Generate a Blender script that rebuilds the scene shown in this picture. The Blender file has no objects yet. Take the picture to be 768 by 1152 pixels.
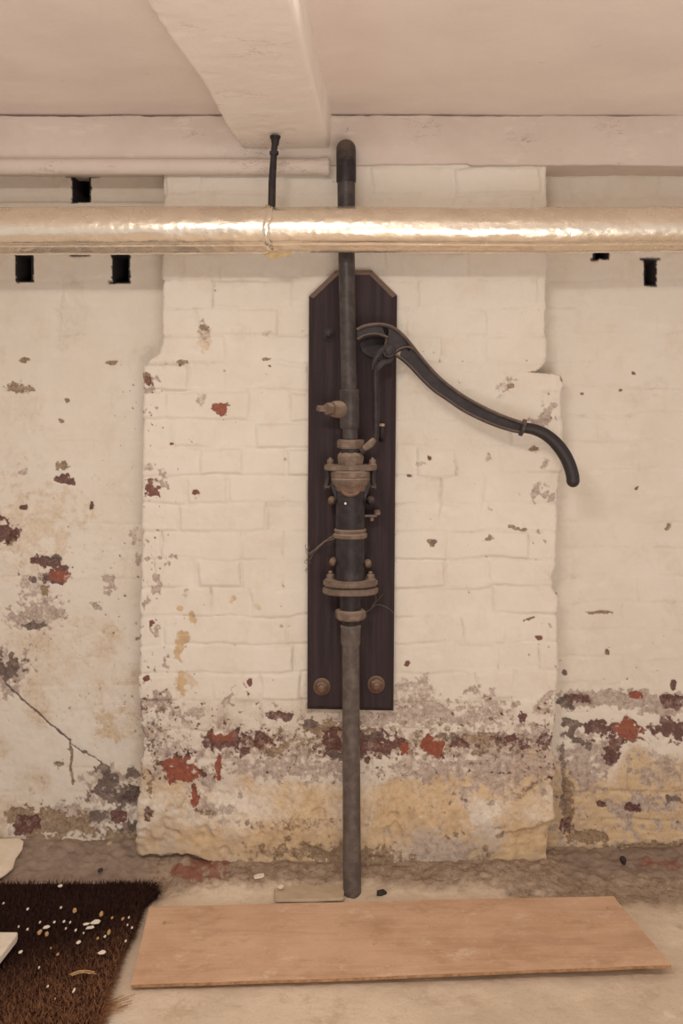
import bpy, bmesh, math, random
import numpy as np
from mathutils import Vector, Matrix

random.seed(7)
S = bpy.context.scene
COL = S.collection
F, D, H, CX, CY = 1120.0, 2.666, 1.236, 400.0, 460.0   # focal in px, distance to the pier face, lens height, principal point


def P(px, py, Y=0.0):
    d = D + Y
    return Vector(((px - CX) * d / F, Y, H - (py - CY) * d / F))


def G(px, py, z=0.0):
    """point on a horizontal plane of height z"""
    d = F * (H - z) / (py - CY)
    return Vector(((px - CX) * d / F, d - D, z))


# ---------------------------------------------------------------- noise
def _hash(ix, iy, seed):
    n = (ix.astype(np.int64) * 374761393 + iy.astype(np.int64) * 668265263 + seed * 2147483647) & 0xFFFFFFFF
    n = ((n ^ (n >> 13)) * 1274126177) & 0xFFFFFFFF
    n = ((n ^ (n >> 16)) * 2246822519) & 0xFFFFFFFF
    return ((n ^ (n >> 15)) & 0xFFFFFF) / float(0xFFFFFF)


def vnoise(x, y, seed=0):
    x0, y0 = np.floor(x), np.floor(y)
    fx, fy = x - x0, y - y0
    fx = fx * fx * fx * (fx * (fx * 6 - 15) + 10)
    fy = fy * fy * fy * (fy * (fy * 6 - 15) + 10)
    a, b = _hash(x0, y0, seed), _hash(x0 + 1, y0, seed)
    c, d = _hash(x0, y0 + 1, seed), _hash(x0 + 1, y0 + 1, seed)
    return (a + (b - a) * fx + (c - a) * fy + (a - b - c + d) * fx * fy) * 2 - 1


def fbm(x, y, scale, seed=0, octv=4, gain=0.5):
    """scale = size of the largest feature, in the units of x and y"""
    t, amp, tot = 0.0, 1.0, 0.0
    c, s = math.cos(0.6), math.sin(0.6)
    u, v = x / scale, y / scale
    for i in range(octv):
        t = t + amp * vnoise(u, v, seed + 17 * i)
        tot += amp
        amp *= gain
        u, v = (c * u - s * v) * 2.03 + 3.1, (s * u + c * v) * 2.03 + 1.7
    return t / tot


def sstep(a, b, x):
    t = np.clip((x - a) / (b - a), 0, 1)
    return t * t * (3 - 2 * t)


def blobs(px, py, items, seed=1, rag=0.5, soft=0.5):
    """union of ragged patches (cx, cy, rx, ry[, rot_deg[, strength]]) -> 0..1"""
    out = np.zeros_like(px)
    wx1, wy1 = fbm(px, py, 18.0, seed, 4, 0.62), fbm(px, py, 18.0, seed + 40, 4, 0.62)
    wx2, wy2 = fbm(px, py, 7.0, seed + 80, 3, 0.62), fbm(px, py, 7.0, seed + 120, 3, 0.62)
    n2 = fbm(px, py, 6.0, seed + 5, 4, 0.68)
    n3 = fbm(px, py, 16.0, seed + 9, 4, 0.6)
    for it in items:
        cx, cy, rx, ry = it[:4]
        rot = math.radians(it[4]) if len(it) > 4 else 0
        st = it[5] if len(it) > 5 else 1.0
        R = 3.0 * max(rx, ry) + 6
        k = (np.abs(px - cx) < R) & (np.abs(py - cy) < R)
        if not k.any():
            continue
        m = min(rx, ry)
        big = min(1.0, m / 9.0)
        dx = px[k] - cx + rag * m * (1.5 * big * wx1[k] + 1.3 * wx2[k])
        dy = py[k] - cy + rag * m * (1.5 * big * wy1[k] + 1.3 * wy2[k])
        u = (dx * math.cos(rot) + dy * math.sin(rot)) / rx
        v = (-dx * math.sin(rot) + dy * math.cos(rot)) / ry
        d = (np.abs(u) ** 2.3 + np.abs(v) ** 2.3) ** (1 / 2.3)
        val = 1 - d + rag * (0.95 * n2[k] + .45 * n3[k] * big)
        out[k] = np.maximum(out[k], st * sstep(-soft * 0.5, soft * .7, val))
    return out


def seg_mask(px, py, pts, w, seed=3, wob=2.0):
    """thin crack along a polyline"""
    qx = px + wob * fbm(px, py, 9, seed, 3)
    qy = py + wob * fbm(px, py, 9, seed + 9, 3)
    best = np.full_like(px, 1e9)
    for (x0, y0), (x1, y1) in zip(pts[:-1], pts[1:]):
        ex, ey = x1 - x0, y1 - y0
        t = np.clip(((qx - x0) * ex + (qy - y0) * ey) / (ex * ex + ey * ey), 0, 1)
        best = np.minimum(best, np.hypot(qx - x0 - t * ex, qy - y0 - t * ey))
    return 1 - sstep(w * 0.5, w, best)


# ---------------------------------------------------------------- node materials
def new_mat(name):
    m = bpy.data.materials.new(name)
    m.use_nodes = True
    nt = m.node_tree
    nt.nodes.clear()
    out = nt.nodes.new('ShaderNodeOutputMaterial')
    b = nt.nodes.new('ShaderNodeBsdfPrincipled')
    nt.links.new(b.outputs[0], out.inputs[0])
    return m, nt, b


class N:
    """small helper around a node tree"""
    def __init__(self, nt):
        self.nt = nt
        self.geo = nt.nodes.new('ShaderNodeNewGeometry')
        self.tc = nt.nodes.new('ShaderNodeTexCoord')

    def L(self, a, b):
        self.nt.links.new(a, b)

    def noise(self, scale, detail=4, rough=0.6, vec=None, stretch=None):
        n = self.nt.nodes.new('ShaderNodeTexNoise')
        n.inputs['Scale'].default_value = scale
        n.inputs['Detail'].default_value = detail
        n.inputs['Roughness'].default_value = rough
        v = vec or self.geo.outputs['Position']
        if stretch:
            mp = self.nt.nodes.new('ShaderNodeMapping')
            mp.inputs['Scale'].default_value = stretch
            self.L(v, mp.inputs['Vector'])
            v = mp.outputs[0]
        self.L(v, n.inputs['Vector'])
        return n.outputs['Fac']

    def attr(self, name):
        a = self.nt.nodes.new('ShaderNodeAttribute')
        a.attribute_name = name
        return a.outputs['Fac']

    def math(self, op, a, b=0.0, clamp=False):
        n = self.nt.nodes.new('ShaderNodeMath')
        n.operation = op
        n.use_clamp = clamp
        for i, v in enumerate((a, b)):
            if isinstance(v, (int, float)):
                n.inputs[i].default_value = v
            else:
                self.L(v, n.inputs[i])
        return n.outputs[0]

    def ramp(self, v, lo, hi, a=0.0, b=1.0):
        n = self.nt.nodes.new('ShaderNodeMapRange')
        n.interpolation_type = 'SMOOTHSTEP'
        n.inputs['From Min'].default_value = lo
        n.inputs['From Max'].default_value = hi
        n.inputs['To Min'].default_value = a
        n.inputs['To Max'].default_value = b
        self.L(v, n.inputs['Value'])
        return n.outputs[0]

    def mix(self, fac, a, b):
        n = self.nt.nodes.new('ShaderNodeMix')
        n.data_type = 'RGBA'
        if isinstance(fac, (int, float)):
            n.inputs[0].default_value = fac
        else:
            self.L(fac, n.inputs[0])
        for i, v in ((6, a), (7, b)):
            if isinstance(v, (tuple, list)):
                n.inputs[i].default_value = (*v[:3], 1)
            else:
                self.L(v, n.inputs[i])
        return n.outputs[2]

    def bump(self, h, strength, dist, prev=None):
        n = self.nt.nodes.new('ShaderNodeBump')
        n.inputs['Strength'].default_value = strength
        n.inputs['Distance'].default_value = dist
        self.L(h, n.inputs['Height'])
        if prev is not None:
            self.L(prev, n.inputs['Normal'])
        return n.outputs[0]


def srgb(r, g, b):
    f = lambda c: (c / 255 / 12.92) if c / 255 <= 0.04045 else ((c / 255 + 0.055) / 1.055) ** 2.4
    return (f(r), f(g), f(b))


PAINT = (0.72, 0.66, 0.58)


def wall_material():
    m, nt, b = new_mat('limewashed_brick')
    n = N(nt)
    big = n.noise(5, 4, 0.55)
    mid = n.noise(38, 6, 0.68)
    mid2 = n.noise(75, 6, 0.7)
    fine = n.noise(190, 5, 0.72)
    mixn = n.math('ADD', n.math('MULTIPLY', mid2, .55), n.math('MULTIPLY', fine, .45))
    paint = n.mix(n.ramp(big, 0.35, 0.7), PAINT, (0.69, 0.62, 0.53))
    paint = n.mix(n.ramp(mid, 0.5, 0.8, 0, 0.35), paint, (0.64, 0.56, 0.47))
    paint = n.mix(n.ramp(n.noise(11, 6, .7), .50, .70, 0, .45), paint, (0.63, 0.535, 0.425))
    paint = n.mix(n.ramp(n.noise(17, 5, .7, stretch=(.6, 1, 1.3)), .54, .72, 0, .5), paint, (0.76, 0.71, 0.645))
    soft = lambda a, k=0.5: n.math('ADD', n.attr(a), n.math('MULTIPLY', n.math('SUBTRACT', mixn, 0.5), k))
    c = n.mix(n.math('MULTIPLY', n.ramp(soft('dirt', 1.2), 0.1, 1.0), 0.75), paint, (0.40, 0.305, 0.225))
    oc = n.mix(n.ramp(mid, .35, .7), (0.61, 0.45, 0.27), (0.49, 0.35, 0.215))
    oc = n.mix(n.ramp(mixn, .5, .66, 0, .55), oc, (0.36, 0.245, 0.15))
    c = n.mix(n.ramp(soft('ochre', 1.0), 0.2, 0.85), c, oc)
    gr = n.mix(n.ramp(mid2, .36, .66), (0.48, 0.39, 0.33), (0.29, 0.223, 0.188))
    gr = n.mix(n.ramp(fine, .52, .66, 0, .7), gr, (0.66, 0.575, 0.48))
    gr = n.mix(n.ramp(mid, .60, .70, 0, .6), gr, (0.30, 0.18, 0.14))
    c = n.mix(n.ramp(soft('grey', 2.1), 0.22, 0.78, 0, .9), c, gr)
    br = n.mix(n.ramp(mixn, .42, .6), (0.31, 0.22, 0.135), (0.17, 0.11, 0.075))
    br = n.mix(n.ramp(mid, .55, .68, 0, .6), br, (0.44, 0.34, 0.22))
    c = n.mix(n.ramp(soft('earth', 2.0), 0.28, 0.74, 0, .92), c, br)
    bright = n.mix(n.ramp(mixn, .40, .62), (0.31, 0.085, 0.045), (0.19, 0.055, 0.036))
    maroon = n.mix(n.ramp(mixn, .40, .60), (0.155, 0.058, 0.048), (0.075, 0.035, 0.032))
    maroon = n.mix(n.ramp(mid, .52, .64, 0, .65), maroon, (0.30, 0.20, 0.165))
    maroon = n.mix(n.ramp(fine, .56, .66, 0, .6), maroon, (0.42, 0.32, 0.27))
    bright = n.mix(n.ramp(fine, .60, .70, 0, .5), bright, (0.45, 0.27, 0.2))
    red = n.mix(n.ramp(soft('tone', .8), .3, .7), maroon, bright)
    c = n.mix(n.ramp(soft('red', 1.9), 0.32, 0.70, 0, .95), c, red)
    dk = n.mix(n.ramp(mixn, .40, .62), (0.078, 0.054, 0.047), (0.21, 0.152, 0.127))
    dk = n.mix(n.ramp(mid, .52, .66, 0, .6), dk, (0.36, 0.28, 0.235))
    c = n.mix(n.ramp(soft('dark', 2.1), 0.32, 0.74, 0, .92), c, dk)
    c = n.mix(n.attr('hole_shade'), c, (0.022, 0.017, 0.018))  # holes and lintel slots coloured near black for the shade inside them
    nt.links.new(c, b.inputs['Base Color'])
    b.inputs['Roughness'].default_value = 0.78
    b.inputs['Specular IOR Level'].default_value = 0.25
    bp = n.bump(mid, 0.28, 0.004)
    bp = n.bump(fine, 0.25, 0.0015, bp)
    nt.links.new(bp, b.inputs['Normal'])
    return m


def plaster_material(name, base, alt, spots=0.0):
    m, nt, b = new_mat(name)
    n = N(nt)
    big = n.noise(3.0, 4, 0.6)
    mid = n.noise(30, 5, 0.62)
    fine = n.noise(170, 3, 0.65)
    c = n.mix(n.ramp(big, .35, .68), base, alt)
    c = n.mix(n.ramp(fine, .55, .75, 0, .2), c, tuple(v * 0.72 for v in alt))
    if spots:
        st = n.noise(11, 6, 0.75, stretch=(0.45, 1.0, 1.0))
        c = n.mix(n.ramp(st, .66, .72, 0, spots), c, (0.34, 0.23, 0.16))
        st2 = n.noise(23, 6, 0.72, stretch=(1.0, .5, .8))
        c = n.mix(n.ramp(st2, .70, .74, 0, spots), c, (0.20, 0.14, 0.11))
    if spots > .4:
        vc = n.noise(7, 7, 0.7, stretch=(0.35, 1.0, 1.6))
        ln = n.math('ABSOLUTE', n.math('SUBTRACT', vc, 0.47))
        c = n.mix(n.math('MULTIPLY', n.ramp(ln, .0, .006, 1, 0), n.ramp(n.noise(4, 3, .5), .50, .60, 0, .75)), c, (0.27, 0.19, 0.145))
        c = n.mix(n.ramp(n.noise(15, 6, .72, stretch=(.4, 1, 1.5)), .54, .70, 0, .55), c, tuple(min(.92, v * 1.18) for v in base))
    nt.links.new(c, b.inputs['Base Color'])
    b.inputs['Roughness'].default_value = 0.75
    b.inputs['Specular IOR Level'].default_value = 0.25
    bp = n.bump(mid, 0.25, 0.004)
    bp = n.bump(fine, 0.18, 0.001, bp)
    nt.links.new(bp, b.inputs['Normal'])
    return m


def iron_material(name, base, dust, dust_amt, rough=0.5, metallic=0.0, wear=0.0):
    m, nt, b = new_mat(name)
    n = N(nt)
    sep = nt.nodes.new('ShaderNodeSeparateXYZ')
    nt.links.new(n.geo.outputs['Normal'], sep.inputs[0])
    mid = n.noise(45, 5, 0.65)
    fine = n.noise(260, 3, 0.65)
    c = n.mix(n.ramp(mid, .38, .68), base, tuple(v * 1.55 + 0.004 for v in base))
    if wear:
        c = n.mix(n.ramp(n.noise(85, 5, .7), .55, .66, 0, wear), c, (0.16, 0.075, 0.04))
    up = n.ramp(n.math('ADD', sep.outputs['Z'], n.math('MULTIPLY', n.math('SUBTRACT', mid, .5), .7)), 0.05, 0.85, 0, dust_amt)
    c = n.mix(up, c, dust)
    nt.links.new(c, b.inputs['Base Color'])
    nt.links.new(n.ramp(up, 0, 1, rough, 0.85), b.inputs['Roughness'])
    b.inputs['Metallic'].default_value = metallic
    b.inputs['Specular IOR Level'].default_value = 0.26
    bp = n.bump(mid, 0.25, 0.002)
    bp = n.bump(fine, 0.2, 0.0006, bp)
    nt.links.new(bp, b.inputs['Normal'])
    return m


def board_material():
    m, nt, b = new_mat('blackened_wood')
    n = N(nt)
    g = n.noise(60, 5, 0.65, stretch=(1.0, 1.0, 0.045))
    g2 = n.noise(200, 3, 0.6, stretch=(1.0, 1.0, 0.03))
    sp = n.noise(330, 2, 0.5)
    c = n.mix(n.ramp(g, .35, .68), (0.030, 0.020, 0.022), (0.050, 0.033, 0.035))
    c = n.mix(n.ramp(g2, .55, .8, 0, .5), c, (0.026, 0.019, 0.02))
    c = n.mix(n.ramp(sp, .68, .78, 0, .45), c, (0.16, 0.115, 0.09))
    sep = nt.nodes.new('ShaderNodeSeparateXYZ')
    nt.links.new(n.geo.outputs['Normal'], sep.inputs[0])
    c = n.mix(n.ramp(n.math('ADD', sep.outputs['Z'], n.math('MULTIPLY', n.math('SUBTRACT', sp, .5), .5)), .25, .65, 0, .85), c, (0.27, 0.19, 0.145))  # up-facing chamfers coloured paler, as light from above would make them
    nt.links.new(c, b.inputs['Base Color'])
    b.inputs['Roughness'].default_value = 0.7
    b.inputs['Specular IOR Level'].default_value = 0.18
    bp = n.bump(g, 0.3, 0.0015)
    bp = n.bump(g2, 0.25, 0.0008, bp)
    nt.links.new(bp, b.inputs['Normal'])
    return m


def foil_material():
    m, nt, b = new_mat('aluminium_foil')
    n = N(nt)
    cr = n.noise(38, 4, 0.6, stretch=(0.5, 1.0, 1.0))
    cr2 = n.noise(130, 3, 0.6, stretch=(0.8, 1.0, 1.0))
    ru = n.noise(16, 4, 0.6)
    c = n.mix(n.ramp(ru, .35, .7), (0.86, 0.775, 0.65), (0.76, 0.67, 0.545))
    nt.links.new(c, b.inputs['Base Color'])
    b.inputs['Metallic'].default_value = 0.8
    nt.links.new(n.ramp(ru, .35, .7, 0.20, 0.36), b.inputs['Roughness'])
    bp = n.bump(cr, 0.22, 0.006)
    bp = n.bump(cr2, 0.2, 0.002, bp)
    nt.links.new(bp, b.inputs['Normal'])
    return m


def ply_material():
    m, nt, b = new_mat('worn_plywood')
    n = N(nt)
    g = n.noise(26, 6, 0.65, n.tc.outputs['Object'], (0.10, 1.0, 1.0))
    g2 = n.noise(120, 4, 0.65, n.tc.outputs['Object'], (0.06, 1.0, 1.0))
    bl = n.noise(6.0, 5, 0.65)
    fine = n.noise(190, 3, 0.65)
    c = n.mix(n.ramp(bl, .33, .68), (0.68, 0.455, 0.305), (0.585, 0.37, 0.235))
    c = n.mix(n.ramp(g, .45, .7, 0, .5), c, (0.49, 0.30, 0.185))
    c = n.mix(n.ramp(g2, .5, .75, 0, .4), c, (0.74, 0.54, 0.38))
    c = n.mix(n.ramp(n.noise(14, 6, .72), .56, .70, 0, .65), c, (0.78, 0.62, 0.48))
    c = n.mix(n.ramp(n.noise(7, 6, .75, stretch=(1, 1.6, 1)), .53, .66, 0, .5), c, (0.45, 0.265, 0.15))
    c = n.mix(n.ramp(fine, .62, .74, 0, .4), c, (0.25, 0.14, 0.085))
    c = n.mix(n.ramp(n.noise(19, 5, .7), .66, .72, 0, .6), c, (0.20, 0.115, 0.08))
    c = n.mix(n.ramp(n.noise(3.2, 5, .7, stretch=(1, 2, 1)), .50, .66, 0, .45), c, (0.43, 0.25, 0.15))
    c = n.mix(n.ramp(n.noise(70, 5, .75), .56, .70, 0, .35), c, (0.80, 0.64, 0.5))
    nt.links.new(c, b.inputs['Base Color'])
    b.inputs['Roughness'].default_value = 0.72
    b.inputs['Specular IOR Level'].default_value = 0.25
    nt.links.new(n.bump(g2, 0.2, 0.001), b.inputs['Normal'])
    return m


def floor_material():
    m, nt, b = new_mat('dusty_concrete')
    n = N(nt)
    big = n.noise(4, 5, 0.62)
    mid = n.noise(30, 6, 0.68)
    fine = n.noise(140, 4, 0.7)
    c = n.mix(n.ramp(big, .35, .68), (0.74, 0.605, 0.465), (0.61, 0.485, 0.36))
    c = n.mix(n.ramp(mid, .5, .74, 0, .6), c, (0.72, 0.62, 0.50))
    c = n.mix(n.ramp(fine, .56, .74, 0, .5), c, (0.34, 0.255, 0.185))
    c = n.mix(n.ramp(n.noise(9, 6, .75), .51, .66, 0, .7), c, (0.52, 0.395, 0.28))
    j = n.math('MULTIPLY', n.math('SUBTRACT', n.math('ADD', n.math('MULTIPLY', mid, .6), n.math('MULTIPLY', fine, .4)), .5), .9)
    soil = n.mix(n.ramp(mid, .36, .66), (0.37, 0.275, 0.195), (0.25, 0.175, 0.125))
    soil = n.mix(n.ramp(fine, .54, .66, 0, .7), soil, (0.50, 0.40, 0.30))
    soil = n.mix(n.ramp(n.noise(60, 5, .75), .56, .66, 0, .7), soil, (0.15, 0.10, 0.075))
    c = n.mix(n.ramp(n.math('ADD', n.attr('soil'), j), .25, .75), c, soil)
    slab = n.mix(n.ramp(mid, .36, .66), (0.32, 0.24, 0.185), (0.24, 0.175, 0.135))
    c = n.mix(n.ramp(n.math('ADD', n.attr('slab'), j), .3, .7), c, slab)
    c = n.mix(n.ramp(n.math('ADD', n.attr('brickdust'), n.math('MULTIPLY', j, 2.2)), .35, 1.0, 0, .85), c, (0.25, 0.10, 0.07))
    c = n.mix(n.ramp(n.math('ADD', n.attr('white'), j), .4, .65), c, (0.72, 0.63, 0.52))
    nt.links.new(c, b.inputs['Base Color'])
    b.inputs['Roughness'].default_value = 0.85
    b.inputs['Specular IOR Level'].default_value = 0.2
    bp = n.bump(mid, 0.5, 0.006)
    bp = n.bump(fine, 0.45, 0.002, bp)
    nt.links.new(bp, b.inputs['Normal'])
    return m


def simple_mat(name, base, alt=None, scale=60, rough=0.7, spec=0.3, bump=0.0):
    m, nt, b = new_mat(name)
    n = N(nt)
    v = n.noise(scale, 4, 0.62)
    c = n.mix(n.ramp(v, .35, .68), base, alt or tuple(x * 0.8 for x in base))
    nt.links.new(c, b.inputs['Base Color'])
    b.inputs['Roughness'].default_value = rough
    b.inputs['Specular IOR Level'].default_value = spec
    if bump:
        nt.links.new(n.bump(v, bump, 0.002), b.inputs['Normal'])
    return m


def coir_material():
    m, nt, b = new_mat('coir_fibre')
    n = N(nt)
    v = n.noise(120, 4, 0.65)
    c = n.mix(n.ramp(v, .35, .68), (0.040, 0.014, 0.010), (0.020, 0.008, 0.007))
    w = n.mix(n.ramp(v, .35, .68), (0.27, 0.125, 0.06), (0.14, 0.058, 0.03))
    c = n.mix(n.attr('worn'), c, w)
    nt.links.new(c, b.inputs['Base Color'])
    b.inputs['Roughness'].default_value = 0.8
    b.inputs['Specular IOR Level'].default_value = 0.2
    return m


M = dict(
    wall=wall_material(),
    ceil=plaster_material('ceiling_distemper', (0.87, 0.775, 0.715), (0.82, 0.72, 0.665), 0.3),
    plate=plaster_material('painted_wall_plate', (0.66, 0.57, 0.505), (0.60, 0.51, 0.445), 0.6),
    beam=plaster_material('painted_timber', (0.90, 0.82, 0.75), (0.86, 0.77, 0.69), 0.5),
    iron=iron_material('black_iron', (0.021, 0.0155, 0.0165), (0.19, 0.14, 0.11), 0.6, 0.5),
    pipe=iron_material('dull_iron_pipe', (0.046, 0.036, 0.034), (0.22, 0.17, 0.13), 0.5, 0.42),
    rib_iron=iron_material('paler_iron', (0.058, 0.043, 0.037), (0.24, 0.18, 0.14), 0.8, 0.45, 0, .15),
    galv=iron_material('grey_steel_pipe', (0.085, 0.067, 0.058), (0.24, 0.18, 0.14), 0.5, 0.45, 0, .25),
    dusty=iron_material('dusty_iron', (0.135, 0.095, 0.072), (0.34, 0.255, 0.19), 0.9, 0.62, 0, .3),
    rust=iron_material('rusty_iron', (0.11, 0.062, 0.042), (0.34, 0.25, 0.18), 0.7, 0.65, 0, .8),
    grip=simple_mat('black_rubber', (0.020, 0.015, 0.017), (0.030, 0.023, 0.024), 150, 0.5, .4, .2),
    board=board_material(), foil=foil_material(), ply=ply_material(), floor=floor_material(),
    tape=simple_mat('old_tape', (0.52, 0.38, 0.20), (0.40, 0.28, 0.15), 60, .6),
    coir=coir_material(),
    plyedge=simple_mat('plywood_edge', (0.42, 0.24, 0.12), (0.26, 0.14, 0.07), 90, .8),
    white=simple_mat('white_plasterboard', (0.80, 0.71, 0.60), (0.70, 0.61, 0.50), 20, .8, .2, .2),
    cream=simple_mat('torn_card', (0.74, 0.63, 0.50), (0.66, 0.54, 0.41), 14, .85, .2, .4),
    flake=simple_mat('paint_chip', (0.84, 0.76, 0.64), (0.74, 0.64, 0.51), 200, .7),
    tan=simple_mat('tan_grit', (0.55, 0.34, 0.15), (0.44, 0.27, 0.12), 200, .8),
    stone=simple_mat('pale_stone', (0.56, 0.44, 0.31), (0.48, 0.37, 0.26), 40, .85, .2, .4),
    coal=simple_mat('dark_clinker', (0.03, 0.024, 0.022), (0.055, 0.04, 0.035), 120, .7, .3, .4),
    web=simple_mat('dusty_cobweb', (0.22, 0.17, 0.135), (0.15, 0.11, 0.09), 200, .9),
    peg=simple_mat('verdigris_brass', (0.42, 0.37, 0.21), (0.33, 0.28, 0.16), 200, .6),
)


# ---------------------------------------------------------------- object helpers
WORLD = {}


def tag(o, label=None, cat=None, group=None, kind=None):
    if label: o['label'] = label
    if cat: o['category'] = cat
    if group: o['group'] = group
    if kind: o['kind'] = kind
    return o


def empty(name, loc, label, cat, group=None):
    o = bpy.data.objects.new(name, None)
    o.empty_display_size = 0.05
    o.location = loc
    COL.objects.link(o)
    WORLD[o.name] = Vector(loc)
    return tag(o, label, cat, group)


class MB:
    def __init__(self):
        self.v, self.f = [], []

    def add(self, verts, faces):
        k = len(self.v)
        self.v += [tuple(p) for p in verts]
        self.f += [tuple(i + k for i in q) for q in faces]
        return self

    def lathe(self, prof, seg=32, axis=(0, 0, 1), origin=(0, 0, 0), sx=1.0, sy=1.0, phase=0.0, ref=None):
        """prof: list of (t along axis, radius). Closed ends."""
        ax = Vector(axis).normalized()
        r = Vector(ref) if ref else (Vector((1, 0, 0)) if abs(ax.x) < 0.9 else Vector((0, 1, 0)))
        u = (r - ax * r.dot(ax)).normalized()
        w = ax.cross(u)
        o = Vector(origin)
        vs, fs = [], []
        n = len(prof)
        for t, rad in prof:
            for k in range(seg):
                a = 2 * math.pi * k / seg + phase
                vs.append(o + ax * t + u * (math.cos(a) * rad * sx) + w * (math.sin(a) * rad * sy))
        for i in range(n - 1):
            for k in range(seg):
                k2 = (k + 1) % seg
                fs.append((i * seg + k, i * seg + k2, (i + 1) * seg + k2, (i + 1) * seg + k))
        fs.append(tuple(range(seg))[::-1])
        fs.append(tuple((n - 1) * seg + k for k in range(seg)))
        return self.add(vs, fs)

    def sweep(self, pts, ra, rb=None, seg=12, up=(0, 1, 0), cap=True):
        """elliptic tube: ra in the plane across 'up', rb along 'up'"""
        pts = [Vector(p) for p in pts]
        n = len(pts)
        ra = ra if isinstance(ra, (list, tuple)) else [ra] * n
        rb = rb if isinstance(rb, (list, tuple)) else ([rb] * n if rb else ra)
        up = Vector(up)
        vs, fs = [], []
        for i, p in enumerate(pts):
            t = (pts[min(i + 1, n - 1)] - pts[max(i - 1, 0)]).normalized()
            b = up - t * up.dot(t)
            b = b.normalized() if b.length > 1e-4 else t.orthogonal().normalized()
            s = t.cross(b)
            for k in range(seg):
                a = 2 * math.pi * k / seg
                vs.append(p + s * (math.cos(a) * ra[i]) + b * (math.sin(a) * rb[i]))
        for i in range(n - 1):
            for k in range(seg):
                k2 = (k + 1) % seg
                fs.append((i * seg + k, i * seg + k2, (i + 1) * seg + k2, (i + 1) * seg + k))
        if cap:
            fs.append(tuple(range(seg))[::-1])
            fs.append(tuple((n - 1) * seg + k for k in range(seg)))
        return self.add(vs, fs)

    def prism(self, poly, vec):
        vec = Vector(vec)
        a = [Vector(p) for p in poly]
        n = len(a)
        fs = [tuple(range(n))[::-1], tuple(range(n, 2 * n))]
        fs += [(i, (i + 1) % n, n + (i + 1) % n, n + i) for i in range(n)]
        return self.add(a + [p + vec for p in a], fs)

    def build(self, name, mat, parent=None, bevel=0.0, bseg=2, angle=38, origin=None):
        c = Vector(origin) if origin else sum((Vector(p) for p in self.v), Vector()) / len(self.v)
        me = bpy.data.meshes.new(name)
        me.from_pydata([Vector(p) - c for p in self.v], [], self.f)
        bm = bmesh.new()
        bm.from_mesh(me)
        bmesh.ops.recalc_face_normals(bm, faces=bm.faces)
        if bevel:
            es = [e for e in bm.edges if len(e.link_faces) == 2 and e.calc_face_angle(0) > math.radians(32)]
            bmesh.ops.bevel(bm, geom=es, offset=bevel, segments=bseg, affect='EDGES', clamp_overlap=True)
        bm.to_mesh(me)
        bm.free()
        me.polygons.foreach_set('use_smooth', [True] * len(me.polygons))
        me.set_sharp_from_angle(angle=math.radians(angle))
        me.materials.append(mat)
        o = bpy.data.objects.new(name, me)
        COL.objects.link(o)
        WORLD[o.name] = c
        if parent is not None:
            o.parent = parent
            o.location = c - WORLD[parent.name]
        else:
            o.location = c
        return o


def smooth_path(pts, n=6):
    """Catmull-Rom through points"""
    pts = [Vector(p) for p in pts]
    out = []
    for i in range(len(pts) - 1):
        p0, p1, p2, p3 = pts[max(i - 1, 0)], pts[i], pts[i + 1], pts[min(i + 2, len(pts) - 1)]
        for k in range(n):
            t = k / n
            out.append(0.5 * ((2 * p1) + (p2 - p0) * t + (2 * p0 - 5 * p1 + 4 * p2 - p3) * t * t + (3 * p1 - p0 - 3 * p2 + p3) * t ** 3))
    out.append(pts[-1])
    return out


def grid_object(name, V, mat, attrs=None, flip=False):
    nr, nc = V.shape[:2]
    me = bpy.data.meshes.new(name)
    me.vertices.add(nr * nc)
    me.vertices.foreach_set('co', V.reshape(-1).astype(np.float32))
    idx = np.arange(nr * nc).reshape(nr, nc)
    q = np.stack([idx[:-1, :-1], idx[1:, :-1], idx[1:, 1:], idx[:-1, 1:]], -1).reshape(-1, 4)
    if flip:
        q = q[:, ::-1]
    nf = len(q)
    me.loops.add(nf * 4)
    me.loops.foreach_set('vertex_index', q.reshape(-1).astype(np.int32))
    me.polygons.add(nf)
    me.polygons.foreach_set('loop_start', np.arange(0, nf * 4, 4, dtype=np.int32))
    me.polygons.foreach_set('use_smooth', np.ones(nf, dtype=bool))
    me.update(calc_edges=True)
    for k, a in (attrs or {}).items():
        at = me.attributes.new(k, 'FLOAT', 'POINT')
        at.data.foreach_set('value', np.ascontiguousarray(a, dtype=np.float32).reshape(-1))
    me.materials.append(mat)
    me.validate()
    o = bpy.data.objects.new(name, me)
    COL.objects.link(o)
    return o


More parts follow.
